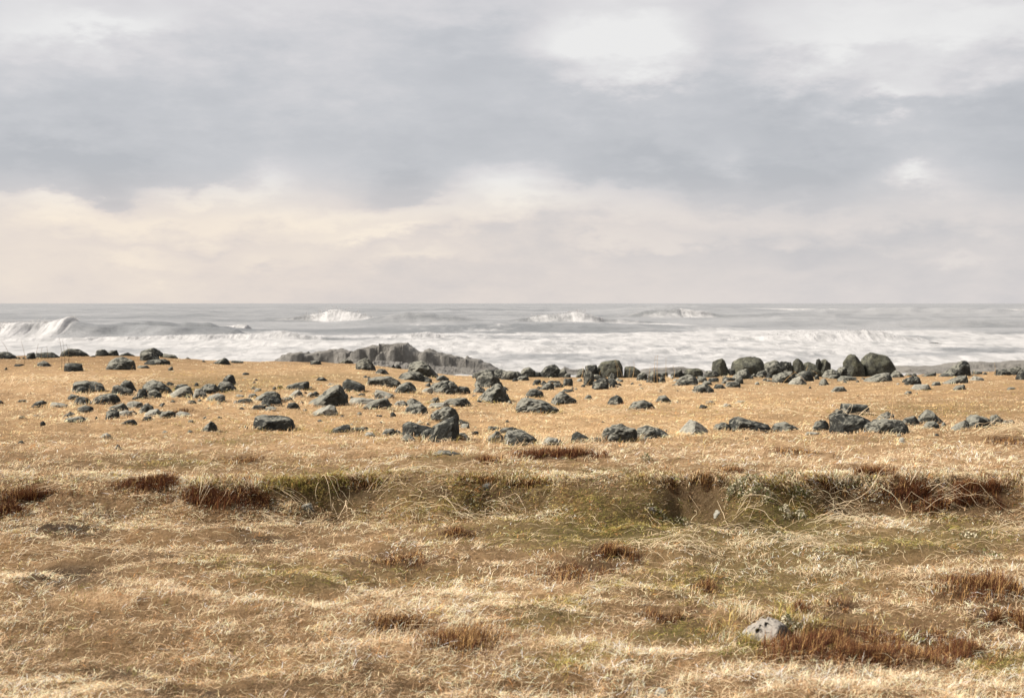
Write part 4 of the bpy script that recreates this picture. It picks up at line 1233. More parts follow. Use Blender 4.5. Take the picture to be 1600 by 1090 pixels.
# --- F
R('F', 'dark rounded rock with a pale left face on the crest', '-35,408 -20,350 30,318 75,345 44,411', 'mid', p=16)
R('F', 'dark rock crossed by bent stalks on the crest', '65,432 100,355 160,345 205,395 204,436', p=18)
R('F', 'low stone right of the rock crossed by bent stalks', '195,432 220,362 262,372 274,432', 'mid')
R('F', 'long low stone in front of the dark shore reef', '95,352 130,310 190,315 227,350', 'mid')
R('F', 'dark flat slab lifted on its left, on the crest', '335,340 400,300 445,292 452,338 380,356', p=28)
R('F', 'tiny dark crest stone left of the lifted flat slab', '228,340 255,316 290,318 296,340')
R('F', 'domed olive boulder on the crest left of the pointed one', '450,346 490,285 570,268 630,268 674,312 652,350', 'olive', p=11)
R('F', 'broad rough grey boulder below the domed olive one', '365,462 430,380 500,355 570,358 612,400 592,466', 'mid', p=12, rough=1.5)
R('F', 'dark rock right of the broad rough grey boulder', '595,432 620,365 690,365 722,426', 'mid')
R('F', 'dark low rock under the pointed crest boulder', '690,358 710,305 800,310 852,360 740,376')
R('F', 'pointed dark boulder standing on the crest left of the largest boulder', '755,308 780,195 820,175 870,160 910,195 947,280 922,306', 'olive', p=18, rough=.9)
R('F', 'largest boulder of all, broad olive grey and smooth, on the right crest', '965,290 970,215 1040,160 1150,138 1260,148 1305,185 1317,298 1280,322 1060,316', 'olive', p=11, rough=.6, chips=3)
R('F', 'smooth pale rock leaning on the foot of the largest boulder', '1025,308 1060,265 1120,245 1160,265 1154,320', 'olive')
R('F', 'dark stone between the pointed boulder and the largest boulder', '930,332 950,280 1020,285 1042,326')
R('F', 'dark-tipped rock in front of the largest boulder', '985,376 1050,310 1120,285 1160,320 1167,366 1040,400', 'mid')
R('F', 'thin dark horizontal slab below the pointed crest boulder', '880,402 885,372 1010,378 1012,412', p=28)
R('F', 'grey smooth stone below the dark-tipped rock', '1068,392 1090,345 1150,340 1168,390', 'mid')
R('F', 'grey block under the thin dark slab', '1008,442 1020,385 1090,380 1097,440', 'mid')
R('F', 'flat pale stone at the lower left of the grey block', '912,477 930,425 1010,415 1062,434 960,480', 'mid')
R('F', 'jagged grey rock at the bottom of the right crest rubble', '568,510 590,470 700,445 772,505 660,545', 'mid', p=28, rough=1.4)
R('F', 'low dark stone behind the jagged grey rock', '720,425 740,380 830,378 834,424')
R('F', 'small rock above the jagged grey rock', '655,455 690,408 740,412 766,452', 'mid')
R('F', 'low grassy stones right of the jagged grey rock', '775,494 810,448 870,448 912,490')
R('F', 'grassy brown-grey rock in the open field, right of centre', '160,648 210,575 270,565 342,636', 'mid')
R('F', 'small black stone beside yellow lichen', '630,698 650,655 710,680 717,710')
R('F', 'flat stone with a patch of yellow lichen', '685,662 710,630 760,622 797,644 740,666', 'mid')
R('F', 'flat pale stones right of the yellow lichen patch', '1008,650 1050,618 1110,620 1124,650', 'pale')
R('F', 'pale pebbles right of the yellow lichen patch, nearer to it', '878,694 900,648 965,662 972,694', 'pale')
R('F', 'light grey smooth pyramid rock, lower right of centre', '390,1000 450,920 530,835 600,850 712,930 652,966 500,1000', 'pale', p=24, rough=.7)
R('F', 'low rough stone left of the long dark hump-headed boulder', '780,942 810,875 880,855 955,880 954,936', 'mid')
R('F', 'long dark boulder with a humped left head, lower right', '955,938 975,835 1040,795 1100,815 1240,850 1350,880 1397,945 1340,958 1110,942', 'dark', p=18, rough=1.2)
R('F', 'small dark stone in the field below the stalks on the crest', '200,534 222,498 248,532')
R('F', 'tiny black stone in the field right of the small dark one', '384,524 398,500 414,522')
R('F', 'tiny flat dark stone right of the grassy brown-grey rock', '376,644 400,624 424,642')
R('F', 'dark stone at the right foot of the largest boulder', '1215,378 1260,320 1330,300 1352,376', 'mid')
R('F', 'small dark stone in the rubble just under the largest boulder', '1166,392 1185,345 1212,388')
# --- G
R('G', 'thin flat stone on top of the crest rubble right of the largest boulder', '125,222 140,197 220,198 230,224')
R('G', 'dark crest rock right of the largest boulder with a stepped top', '-75,278 -60,230 0,210 70,185 125,210 172,264 100,286', 'mid', p=22)
R('G', 'grey rock below the thin flat crest stone', '120,276 140,220 240,215 257,276', 'mid')
R('G', 'dark pointed boulder rising from the right crest rubble', '250,288 262,200 300,162 340,175 390,220 372,306', 'olive', p=20)
R('G', 'wide tent-shaped smooth slab in the right crest rubble', '285,336 370,225 440,205 480,215 602,295 592,316 400,336', 'olive', p=26, rough=.7)
R('G', 'narrow upright stone behind the split cube boulder', '508,240 520,175 550,163 562,205')
R('G', 'cube-like boulder tilted on a corner on the right crest', '530,258 560,175 595,158 670,225 677,290 600,296', 'olive', p=32, rough=.7)
R('G', 'tall rounded boulder left of the anvil-shaped one', '795,248 800,205 840,140 880,115 930,125 975,195 1032,245 900,286', 'olive', p=14, rough=.7)
R('G', 'huge anvil-shaped boulder on the right crest', '985,185 1010,130 1060,100 1110,130 1200,130 1270,135 1310,180 1367,296 1260,298 1090,240', 'olive', p=15, rough=.7)
R('G', 'wide dark rock in front of the tall rounded right boulder', '775,338 840,250 900,222 940,235 1022,325 1002,350', 'mid', p=16)
R('G', 'low rounded rock at the left foot of the tall rounded right boulder', '730,308 760,265 840,262 852,316', 'mid', p=12)
R('G', 'leaning angular rock wedged under the anvil-shaped boulder', '985,308 1000,260 1075,217 1114,262 1112,326', 'olive', p=28)
R('G', 'round boulder under the belly of the anvil-shaped boulder', '1100,318 1120,250 1160,228 1210,235 1232,295 1150,326', 'mid', p=10)
R('G', 'pale stone right of the round boulder under the anvil', '1222,338 1240,290 1310,285 1336,334', 'mid')
R('G', 'grey triangular rock at the right end of the anvil group', '1310,358 1360,300 1440,350 1402,380', 'mid')
R('G', 'long dark wedge lying in front of the anvil group', '1025,420 1060,385 1200,335 1300,330 1312,400 1080,430', 'mid', p=22)
R('G', 'curved grey rock with a dark underside in the right rubble', '575,378 610,310 680,290 757,324 740,350 640,390', 'mid', p=14)
R('G', 'pale flat rock behind the curved grey one', '440,346 480,295 570,295 602,345', 'mid')
R('G', 'long dark rock with grooved front at the left of the right rubble', '45,440 60,355 180,320 250,320 287,365 272,414 130,442', 'mid', p=18, rough=1.5)
R('G', 'light grey tent-shaped stone at the front of the right rubble', '210,456 270,390 360,360 402,414 382,456', 'pale', p=24)
R('G', 'dark boulder behind the leaning stalk in the right rubble', '290,350 380,310 440,310 477,384 462,420 380,410', p=16)
R('G', 'small grassy rock in front of the curved grey one', '540,462 565,395 610,390 642,446', 'mid')
R('G', 'small dark stone left of the curved grey rock', '488,398 505,350 535,348 548,394')
R('G', 'low grey stone right under the curved grey rock', '630,390 680,350 745,345 750,390', 'mid')
R('G', 'low line of dark stones before the tall rounded right boulder', '750,398 790,355 930,375 902,414', 'mid')
R('G', 'lone low rock in the grass below the right crest', '670,530 720,475 790,470 837,514 820,534', 'mid')
R('G', 'dark rock peeping over the back of the striped boulder', '1150,832 1200,775 1270,745 1320,770 1337,836')
R('G', 'block-shaped dark rock on top of the lower right pile', '770,740 790,655 900,668 1040,675 1057,700 1047,768 960,796 800,770', p=32, rough=.8)
R('G', 'dark angular rock at the left of the lower right pile', '635,838 665,770 740,715 800,755 827,790 700,836', p=28)
R('G', 'massive dark front boulder of the lower right pile', '685,985 690,800 790,775 960,790 1060,840 1122,855 1040,905 1002,968 780,996', 'dark', p=26, rough=1.1)
R('G', 'striped loaf-shaped boulder right of the lower right pile', [(1035, 975), (1040, 890), (1130, 835), (1250, 822), (1400, 840), (1470, 900), (1495, 975), (1300, 990)], 'mid', p=12, rough=1.2)
R('G', 'grassy dark rock at the left foot of the lower right pile', '470,936 510,850 600,828 640,860 632,936 540,955', 'dark', rough=1.3)
R('G', 'low domed dark rock left of the lower right pile', '30,946 80,875 180,852 230,870 347,944 200,950', 'mid', p=16, rough=1.4)
R('G', 'small pale stone in front of the grassy dark rock', '390,982 420,952 540,960 547,990', 'pale')
R('G', 'tiny dark stone at the left of the low domed dark rock', '-12,946 5,910 28,944')
R('G', 'tiny dark stone under the leaning stalk of the right rubble', '428,494 444,465 466,492')
R('G', 'dark stone at the left end of the right crest rubble', '-30,386 0,325 52,372')
R('G', 'long dark horizontal slabs in the middle of the right crest rubble', '-5,338 10,270 225,265 232,305 120,350', p=26, rough=1.3)
R('G', 'low flat stone under the left end of the right rubble', '-20,418 0,388 52,416')
# --- H
R('H', 'large black whale-backed boulder alone on the right crest', '530,366 620,310 700,255 760,208 810,210 838,240 840,360 660,380', 'dark', p=20, rough=.9)
R('H', 'long pale-topped rock before the black whale-backed boulder', '550,440 650,400 740,360 815,360 812,410 650,445', 'mid')
R('H', 'small dark stone at the left end of the long pale-topped rock', '448,464 470,420 530,420 544,462')
R('H', 'dark round-headed rock with deep cracks, right of the anvil group', '170,462 178,390 240,362 315,375 330,446', 'dark', p=12, rough=1.8)
R('H', 'pale cracked rock before the round-headed cracked one', '235,496 270,450 400,450 427,484 360,506', 'pale')
R('H', 'small dark stone below the round-headed cracked rock', '150,560 180,518 230,520 244,558', 'mid')
R('H', 'tiny stone right of the small one below the cracked rock', '276,556 290,532 308,554')
R('H', 'dark lumpy rock in the grass below the whale-backed boulder', '675,508 720,460 790,450 812,502', 'mid')
R('H', 'low dark stone just right of the whale-backed boulder', '868,346 890,300 980,315 978,346')
R('H', 'tiny low stone two places right of the whale-backed boulder', '984,346 1015,315 1052,342')
R('H', 'pale flat stones in the grass right of the whale-backed boulder', '865,402 900,360 980,375 1017,410', 'pale')
R('H', 'dark flat rock left in the far right crest group', '1122,358 1140,295 1240,282 1272,325 1180,356')
R('H', 'grey stacked rock in the middle of the far right crest group', '1268,356 1285,280 1370,262 1412,295 1382,356', 'mid')
R('H', 'dark boulder cut by the right picture edge', '1360,408 1400,290 1460,275 1540,300 1560,408', 'dark')
R('H', 'flat grey stone alone near the right picture edge', '1248,502 1270,476 1330,478 1344,502', 'mid')
R('H', 'low dark sliver on the crest between cracked rock and whale-back', '320,364 400,335 485,318 484,350')
R('H', 'low grey crest stone right beside the grey triangular rock', '150,360 180,325 240,340 246,360', 'mid')
R('H', 'peaked boulder with a mossy top in the lower right', '305,880 320,790 400,720 445,735 510,800 562,856 540,886', 'mid', p=20)
R('H', 'dark rock between the striped loaf and the peaked mossy boulder', '135,848 170,810 265,790 322,865 250,890')
R('H', 'grey grassy stone at the foot of the peaked mossy boulder', '330,926 400,850 490,840 522,895 440,920', 'mid')
R('H', 'small tilted stone right of the peaked mossy boulder', '545,895 565,852 585,848 602,890', 'mid')
R('H', 'slanting grassy slab at the left of the black-faced boulder', '648,936 740,860 820,830 842,915 760,950', 'mid')
R('H', 'light-topped boulder with a black right face, lower right', '810,895 840,800 880,770 960,800 1040,820 1062,875 1020,906 860,926', 'mid', p=30, rough=.9)
R('H', 'lumpy grassy rock right of the black-faced boulder', '1060,878 1080,790 1140,775 1202,814 1150,890', 'mid', rough=1.5)
R('H', 'low dark rock at the right end of the lower right rocks', '1195,872 1220,830 1310,828 1337,866', 'mid')

# --- foreground
def px_rock(label, pts, tone, **kw):
    return make_rock(pts, label, tone, **kw)


def flat_(pts, k):
    b = max(q[1] for q in pts)
    return [(q[0], b - (b - q[1]) * k) for q in pts]


px_rock('pale pitted rock half buried in the turf, lower right foreground',
        flat_([(1138, 1002), (1150, 990), (1164, 979), (1180, 969), (1194, 961), (1206, 957.5), (1217, 961), (1228, 970), (1236, 980), (1240, 992), (1215, 1004), (1165, 1006)], .86), 'white',
        p=30, dfac=.75, rough=.6, chips=2, grow=1.0, cuts=[(-.42, -.55, .72, .80), (.80, -.55, .25, .74)], name='rock', cat='rock', pits=[(1196, 973, 3.0), (1182, 982, 3.2), (1203, 966, 2.6), (1187, 975, 2.0)])
px_rock('flat grey stone under the right end of the big red heather patch', [(463, 798), (470, 788), (486, 786), (494, 797)], 'pale', name='stone', cat='stone')
px_rock('small grey stone on the bare bank below the dark ridge of heather', [(749, 766), (754, 756), (765, 755), (771, 765)], 'pale', name='stone', cat='stone')
px_rock('flat stone rim showing through the turf left of the dark heather ridge', [(678, 708), (688, 703.5), (702, 704.5), (722, 709.5), (700, 711)], 'mid', name='stone', cat='stone')
px_rock('small black stone alone in the turf above the bank, left', [(178, 702), (184, 694), (192, 701)], 'dark', name='stone', cat='stone')
px_rock('small grey stone at the bottom edge of the picture', [(1022, 1086), (1030, 1074), (1042, 1076), (1048, 1087)], 'pale', name='stone', cat='stone')
px_rock('pinkish pebble at the foot of the bank', [(1114, 805), (1119, 797), (1128, 798), (1131, 804)], 'pale', name='stone', cat='stone')
px_rock('pale flat pebble in the turf right of the mossy hollow', [(1006, 797), (1010, 792), (1020, 793), (1024, 798)], 'white', name='stone', cat='stone')

rs = np.random.default_rng(5)
for label, n, bx in [('one of the small stones strewn among the rocks of the left field', 22, [(110, 400, 595, 668)]),
                     ('one of the small stones strewn among the boulders of the centre field', 26, [(400, 800, 590, 668)]),
                     ('one of the small stones strewn under the central crest heap', 26, [(790, 1010, 588, 610)]),
                     ('one of the small stones strewn in the right crest rubble', 44, [(1050, 1430, 586, 604)]),
                     ('one of the small stones strewn along the row of lower boulders', 20, [(620, 1560, 660, 690)])]:
    x0, x1, y0, y1 = bx[0]
    for _ in range(n):
        px, py = rs.uniform(x0, x1), rs.uniform(y0, y1)
        w_ = rs.uniform(4.5, 10)
        h_ = w_ * rs.uniform(.45, .75)
        k = rs.uniform(.25, .75)
        make_rock([(px - w_ / 2, py), (px - w_ * .3, py - h_ * .7), (px - w_ / 2 + k * w_, py - h_), (px + w_ * .35, py - h_ * .6), (px + w_ / 2, py)],
                  label, rs.choice(['mid', 'dark', 'pale']), name='stone', cat='stone', group=label.replace('one of the ', ''))

# ------------------------------------------------------------------ turf of dry grass
FOOT = np.array(ROCK_FOOT)


def blades(px0, dirs, length, lean0, lean1, width, base_off=None):
    """bent two-segment blades. px0 (n,3) roots, dirs azimuth of the lean, lean angles from vertical"""
    n = len(px0)
    ca, sa = np.cos(dirs), np.sin(dirs)
    d0 = np.stack([ca * np.sin(lean0), sa * np.sin(lean0), np.cos(lean0)], 1)
    d1 = np.stack([ca * np.sin(lean1), sa * np.sin(lean1), np.cos(lean1)], 1)
    m_ = px0 + d0 * (length * .5)[:, None]
    tip = m_ + d1 * (length * .5)[:, None]
    tw = RNG.uniform(-.5, .5, n)
    side = np.stack([-sa * np.cos(tw) + ca * np.sin(tw) * .3, ca * np.cos(tw) + sa * np.sin(tw) * .3, np.sin(tw)], 1)
    # turn the flat side a little so that every blade keeps some width from any side
    w = (width * .5)[:, None] * side
    v = np.stack([px0 - w, px0 + w, m_ - w * .8, m_ + w * .8, tip], 1).reshape(-1, 3)
    b = np.arange(n)[:, None] * 5
    quads = (b + np.array([[0, 1, 3, 2]]))
    tris = (b + np.array([[2, 3, 4]]))
    return v, quads, tris


def scatter(n, d0, d1, power, umax=0.47):
    k = RNG.random(n)
    a = 1 - power
    d = (d0 ** a + k * (d1 ** a - d0 ** a)) ** (1 / a)
    u = RNG.uniform(-1, 1, n) * (umax - .07)
    x = u * d
    # a thinner margin to either side, for a view from a step away
    side = RNG.random(n) < .20
    x = np.where(side, np.sign(u) * ((umax - .07) * d + RNG.random(n) * 1.7), x)
    return x, d


NT_ = 57000
tx, ty = scatter(NT_, 4.6, 39.0, 1.75)
# the bank is steep: more tufts per metre of plan
NK = 19000
bu = RNG.uniform(-.45, .45, NK)
bpx = 800 + F * bu
by_ = np.interp(bpx, EDGE_PX, EDGE_D) - np.interp(bpx, STEEP_PX, STEEP_W) * RNG.uniform(-.12, 1.05, NK)
NL = 3600
lu = RNG.uniform(-.45, .45, NL)
lpx = 800 + F * lu
lyy = np.interp(lpx, EDGE_PX, EDGE_D) - np.interp(lpx, STEEP_PX, STEEP_W) * .12 + RNG.normal(0, .05, NL) + .16 * fbm(lu * 12 * .9, lu * 0 + 2.4, oct=3, seed=3)
lip = np.concatenate([np.zeros(NT_ + NK), np.ones(NL) * (np.interp(lpx, STEEP_PX, STEEP_W) < 1.05)])
tx = np.concatenate([tx, bu * by_, lu * lyy])
ty = np.concatenate([ty, by_, lyy])
NT_ += NK + NL
# a collar of taller grass at the foot of every rock
cxs, cys = [], []
for fx, fy, fa, fb in FOOT:
    if fa > .05 and fy < 27:
        kk = int(10 + 90 * fa)
        th = RNG.normal(-1.57, 1.15, kk)
        rr_ = RNG.uniform(.92, 1.16, kk)
        cxs.append(fx + fa * rr_ * np.cos(th))
        cys.append(fy + fb * rr_ * np.sin(th) * 1.05)
cxs, cys = np.concatenate(cxs), np.concatenate(cys)
tx = np.concatenate([tx, cxs])
ty = np.concatenate([ty, cys])
lip = np.concatenate([lip, np.zeros(len(cxs))])
NT_ += len(cxs)
tz = ground(tx, ty) + (0.020 * fbm(tx * 5, ty * 5, oct=3, seed=81) + 0.012 * fbm(tx * 14, ty * 14, oct=2, seed=83)) * sstep(60, 8, ty)
zw = zone_weights(tx, ty, tz)
clump = fbm(tx * 2.6, ty * 2.6, oct=4, seed=151)
clump2 = fbm(tx * 7.5, ty * 7.5, oct=2, seed=153)
keep = 0.84 + 0.95 * clump + 0.75 * clump2
keep -= .92 * zw['soil']
keep -= .62 * zw['heath']
keep -= .40 * zw['olive'] * (ty < 13)
keep -= .62 * zw['rub']
keep -= 0.62 * zw['brown'] * (ty < 12)
keep += 0.35 * zw['pale'] + 0.3 * zw['gold']
edge_px = 800 + F * tx / ty
wid_ = np.interp(edge_px, STEEP_PX, STEEP_W)
edge_d = np.interp(edge_px, EDGE_PX, EDGE_D)
onbank = sstep(edge_d - wid_ - .1, edge_d - wid_ + .05, ty) * (1 - sstep(edge_d - .05, edge_d + .1, ty))
keep -= onbank * sstep(.34, .2, wid_) * .55
keep -= 0.10 * onbank * sstep(1.0, .5, wid_)
ok = RNG.random(NT_) < keep + .5 * lip * (clump > -.15)
for fx, fy, fa, fb in FOOT:
    near_ = (np.abs(tx - fx) < fa) & (np.abs(ty - fy) < fb)
    if near_.any():
        q = ((tx - fx) / fa) ** 2 + ((ty - fy) / fb) ** 2
        ok &= ~(q < 0.72)
tx, ty, tz, clump, clump2 = tx[ok], ty[ok], tz[ok], clump[ok], clump2[ok]
zw = {k: v[ok] for k, v in zw.items()}
onbank = onbank[ok]
lip = lip[ok]
# taller grass leans against the rocks
tall = np.zeros(len(tx))
for fx, fy, fa, fb in FOOT:
    q = np.sqrt(((tx - fx) / (fa + .06)) ** 2 + ((ty - fy) / (fb + .10)) ** 2)
    tall = np.maximum(tall, np.exp(-((q - 1.0) / .28) ** 2) * min(1.0, fa / .14))
NB = 7
n = len(tx) * NB
rep = lambda a: np.repeat(a, NB)
rootr = (0.012 + 0.0011 * ty)
rx = rep(tx) + RNG.normal(0, 1, n) * rep(rootr)
ry = rep(ty) + RNG.normal(0, 1, n) * rep(rootr) * 1.4
rz = rep(tz) + (ground(rx, ry) - ground(rep(tx), rep(ty))) - 0.006
flow = 0.25 + 1.5 * fbm(tx * .5, ty * .5, oct=3, seed=161)
dirs = rep(flow) + RNG.normal(0, 1.05, n)
field_ = sstep(12.5, 16.5, ty)
# in the field the wind has combed the grass to the right
ln = (0.048 + 0.018 * zw['pale'] + 0.030 * zw['gold'] + 0.02 * np.clip(clump, 0, 1) - 0.016 * zw['olive'] - 0.012 * zw['brown']) * (1 - .42 * field_) * (1 - .25 * sstep(22, 32, ty))
ln = ln * (1 + .5 * field_ * np.clip(fbm(tx * .9, ty * .55, oct=4, seed=177), -.4, .6)) * (1 + .55 * tall) * (1 - .25 * onbank * (1 - lip)) * (1 + .9 * lip)
length = rep(ln) * RNG.uniform(.55, 1.5, n) * 1.2
fl = rep(field_)
lean0 = np.radians(np.clip(RNG.normal(56, 18, n) + 6 * fl - 30 * rep(tall), 4, 86))
lean1 = np.radians(np.clip(RNG.normal(82, 17, n) + 4 * fl - 32 * rep(tall), 15, 112))
# dead blades lying flat in every direction
lp = rep(lip) > .5
dirs = np.where(lp, -1.57 + RNG.normal(0, .7, n), dirs)
lean1 = np.where(lp, lean1 + .5, lean1)
flat = (RNG.random(n) < .44) & ~lp & (rep(tall) < .5)
rz = rz + np.where(flat, RNG.uniform(.004, .030, n), 0)
lean0 = np.where(flat, np.radians(RNG.uniform(66, 84, n)), lean0)
lean1 = np.where(flat, np.radians(RNG.uniform(80, 104, n)), lean1)
dirs = np.where(flat, RNG.uniform(0, 6.283, n), dirs)
width = np.maximum(0.0019, rep(ty) * 0.00031) * RNG.uniform(.7, 1.35, n)
v, q, t3 = blades(np.stack([rx, ry, rz], 1), dirs, length, lean0, lean1, width)
# colour of each blade
c = np.broadcast_to(L(242, 212, 174), (len(tx), 3)).copy()
c = blend(c, zw['gold'] * .9, L(238, 208, 170))
c = blend(c, zw['pale'] * .85, L(243, 218, 186))
c = blend(c, zw['brown'] * .75, L(196, 166, 130))
mossn = fbm(tx * 1.7, ty * 1.7, oct=3, seed=171)
ol = np.clip((zw['olive'] + .12 * onbank) * sstep(-.30, .14, mossn + .35 * clump2) * 1.35 + .10 * sstep(.1, .4, mossn) * (1 - field_) + .34 * sstep(.05, .4, fbm(tx * .35, ty * .35, oct=3, seed=175)) * field_, 0, 1)
isgreen = RNG.random(len(tx)) < ol
c = np.where(isgreen[:, None], L(164, 146, 88)[None] * RNG.uniform(.7, 1.2, (len(tx), 1)), c)
moss = RNG.random(len(tx)) < ol * 0.30
c = np.where(moss[:, None], L(116, 116, 54)[None] * RNG.uniform(.7, 1.15, (len(tx), 1)), c)
deadb = RNG.random(len(tx)) < (.08 + .22 * zw['brown'] + .18 * onbank)
c = np.where(deadb[:, None], L(104, 78, 54)[None] * RNG.uniform(.6, 1.1, (len(tx), 1)), c)
rust = RNG.random(len(tx)) < .05
c = np.where(rust[:, None], L(186, 136, 86)[None], c)
tus = fbm(tx * .9, ty * .55, oct=4, seed=177)
c = blend(c, np.clip(field_ * sstep(.0, .45, tus) * .6, 0, 1), L(190, 160, 112))
c = c * (1 + .34 * tus * field_)[:, None]
c = c * (1 + .28 * clump + .2 * clump2)[:, None]
cb = rep(c[:, 0]), rep(c[:, 1]), rep(c[:, 2])
cb = np.stack(cb, 1) * np.exp(RNG.normal(0, 1, (n, 1)) * (.38 - .12 * rep(field_)[:, None]) - .03)
# short litter between the tufts: single flat slips of dead leaf
NLT = 190000
lx, ly = scatter(NLT, 4.6, 26.0, 1.75)
kb = int(NLT * .12)
bu = RNG.uniform(-.45, .45, kb)
bp_ = 800 + F * bu
ly[:kb] = np.interp(bp_, EDGE_PX, EDGE_D) - np.interp(bp_, STEEP_PX, STEEP_W) * RNG.uniform(-.12, 1.05, kb)
lx[:kb] = bu * ly[:kb]
lz = ground(lx, ly) + (0.020 * fbm(lx * 5, ly * 5, oct=3, seed=81) + 0.012 * fbm(lx * 14, ly * 14, oct=2, seed=83)) * sstep(60, 8, ly)
lw = zone_weights(lx, ly, lz)
okl = RNG.random(NLT) > lw['soil'] * .55
for fx, fy, fa, fb in FOOT:
    nr_ = (np.abs(lx - fx) < fa) & (np.abs(ly - fy) < fb)
    okl &= ~nr_
lx, ly, lz = lx[okl], ly[okl], lz[okl]
lw = {k: a_[okl] for k, a_ in lw.items()}
nl = len(lx)
la = RNG.uniform(0, 6.283, nl)
le = RNG.normal(.25, .3, nl)
ll = RNG.uniform(.018, .06, nl)
lwid = np.maximum(.0022, ly * .00036) * RNG.uniform(.6, 1.4, nl)
dv = np.stack([np.cos(la) * np.cos(le), np.sin(la) * np.cos(le), np.sin(le)], 1) * ll[:, None]
sv_ = np.stack([-np.sin(la), np.cos(la), RNG.normal(0, .4, nl)], 1) * (lwid * .5)[:, None]
p_ = np.stack([lx, ly, lz + RNG.uniform(.0, .014, nl)], 1)
lv = np.stack([p_ - sv_, p_ + sv_, p_ + dv], 1).reshape(-1, 3)
lc = np.broadcast_to(L(180, 150, 116), (nl, 3)) * np.exp(RNG.normal(-.1, .45, (nl, 1)))
lc = blend(lc, lw['gold'] * .7, L(212, 174, 128))
lc = blend(lc, lw['pale'] * .6, L(218, 188, 150))
mo = RNG.random(nl) < .10 + .75 * lw['olive']
lc = np.where(mo[:, None], L(108, 106, 52)[None] * RNG.uniform(.5, 1.3, (nl, 1)), lc)
br = RNG.random(nl) < .14
lc = np.where(br[:, None], L(92, 68, 48)[None] * RNG.uniform(.6, 1.3, (nl, 1)), lc)
nv = len(v)
v = np.concatenate([v, lv])
t3 = np.concatenate([t3, nv + np.arange(nl * 3).reshape(-1, 3)])
me = mesh_np('grass', v, quads=q, tris=t3)
set_col(me, 'tint', np.clip(np.concatenate([np.repeat(cb, 5, axis=0), np.repeat(lc, 3, axis=0)]), .01, .85))
tag(link('grass', me, M['grass']), 'dry straw-coloured grass covering the ground', 'grass', kind='stuff')

# ------------------------------------------------------------------ heather and dead shrub patches
def heather(label, ells, dens=1.0, tall_=1.0, seed=0, straw=.12, dark=1.0, group='red-brown heather patches in the turf'):
    """ells: list of (px, py, rx, ry) seen in the photograph; stiff upright twigs with short side shoots"""
    r = np.random.default_rng(seed)
    X, Y = [], []
    for cx, cy, ex, ey in ells:
        x0, da = to_world(cx, min(cy + ey, 1120))
        x1, db = to_world(cx, cy - ey * .5)
        d0 = (da + db) / 2
        x0 = (cx - 800) / F * d0
        wx = ex / F * d0
        wy = max(.07, (db - da) / 2)
        k = int(dens * 3300 * (ex * ey / 900.0) ** .72)
        k = max(500, min(k, 9000))
        rr = np.abs(r.normal(0, .66, k)) + .14 * r.random(k)
        th = r.random(k) * 2 * np.pi
        x = x0 + rr * np.cos(th) * wx
        y = d0 + rr * np.sin(th) * wy
        e = fbm(x * 6, y * 5, oct=3, seed=seed + 3)
        g_ = (e * 1.5 + .62 - .62 * np.maximum(rr - .35, 0)) > .18
        X.append(x[g_])
        Y.append(y[g_])
    x, y = np.concatenate(X), np.concatenate(Y)
    n = len(x)
    z = ground(x, y)
    bushy = fbm(x * 7, y * 6, oct=2, seed=seed + 5)
    ln = .060 * tall_ * (1 + .65 * bushy) * r.uniform(.4, 1.4, n)
    dirs = .35 + r.normal(0, 1.3, n)
    l0 = np.radians(np.clip(r.normal(24, 20, n), 0, 75))
    l1 = np.radians(np.clip(r.normal(42, 28, n), 0, 100))
    wd = np.maximum(.0020, y * .00032) * r.uniform(.7, 1.4, n)
    v, q, t3 = blades(np.stack([x, y, z - .005], 1), dirs, ln, l0, l1, wd)
    c = np.broadcast_to(L(86, 54, 38), (n, 3)) * r.uniform(.55, 1.35, (n, 1)) * dark
    c = c * (1 + .35 * bushy[:, None])
    alt = r.random(n)
    c = np.where((alt < .30)[:, None], L(120, 78, 48)[None] * r.uniform(.7, 1.2, (n, 1)) * dark, c)
    c = np.where((alt < straw)[:, None], L(196, 158, 104)[None] * r.uniform(.7, 1.1, (n, 1)), c)
    c = np.where((alt > .90)[:, None], L(48, 31, 24)[None], c)
    o0 = np.array([x.mean(), y.mean(), z.mean()])
    me = mesh_np('heather_patch', v - o0, quads=q, tris=t3)
    set_col(me, 'tint', np.clip(np.repeat(c, 5, axis=0), .008, .8))
    o = link('heather_patch', me, M['heather'], loc=o0)
    return tag(o, label, 'heather', group)


heather('dark red heather patch cut by the left picture edge', [(45, 778, 58, 16), (15, 795, 45, 12)], 1.2, 1.1, 401)
heather('biggest dark red heather patch, on the bank at left, crossed by arching straw', [(235, 756, 56, 14), (330, 775, 60, 18), (410, 780, 52, 15)], 1.3, 1.15, 402, .08)
heather('reddish heather tuft at the left end of the dark heather ridge', [(760, 719, 30, 7)], 1.1, .9, 403, .25)
heather('dark brown ridge of heather on the pale turf in the centre', [(872, 710, 72, 9)], 1.6, 1.15, 404, .05)
heather('thin light brown heather strip on the pale turf right of centre', [(1246, 707, 38, 6)], 1.0, .8, 405, .3)
heather('rusty heather fringe on the lip of the right hollow', [(1355, 741, 50, 8)], 1.3, 1.0, 406, .15)
heather('big dark red heather patch filling the right part of the right hollow', [(1450, 765, 62, 20), (1530, 760, 66, 18), (1500, 785, 80, 10)], 1.4, 1.25, 407, .08)
heather('small reddish heather patch in the middle of the olive turf', [(716, 834, 30, 8)], .9, .8, 408, .3)
heather('loose brown heather patch left of centre in the foreground', [(630, 876, 62, 18)], .8, .8, 409, .28)
heather('upper of two brown heather tufts right of centre', [(955, 864, 36, 10)], 1.1, 1.0, 410, .25)
heather('lower and wider of two brown heather tufts right of centre', [(900, 893, 78, 18)], .9, .9, 411, .22)
heather('little red heather tuft among the straw bundles', [(1103, 917, 26, 11)], 1.0, .9, 412, .25)
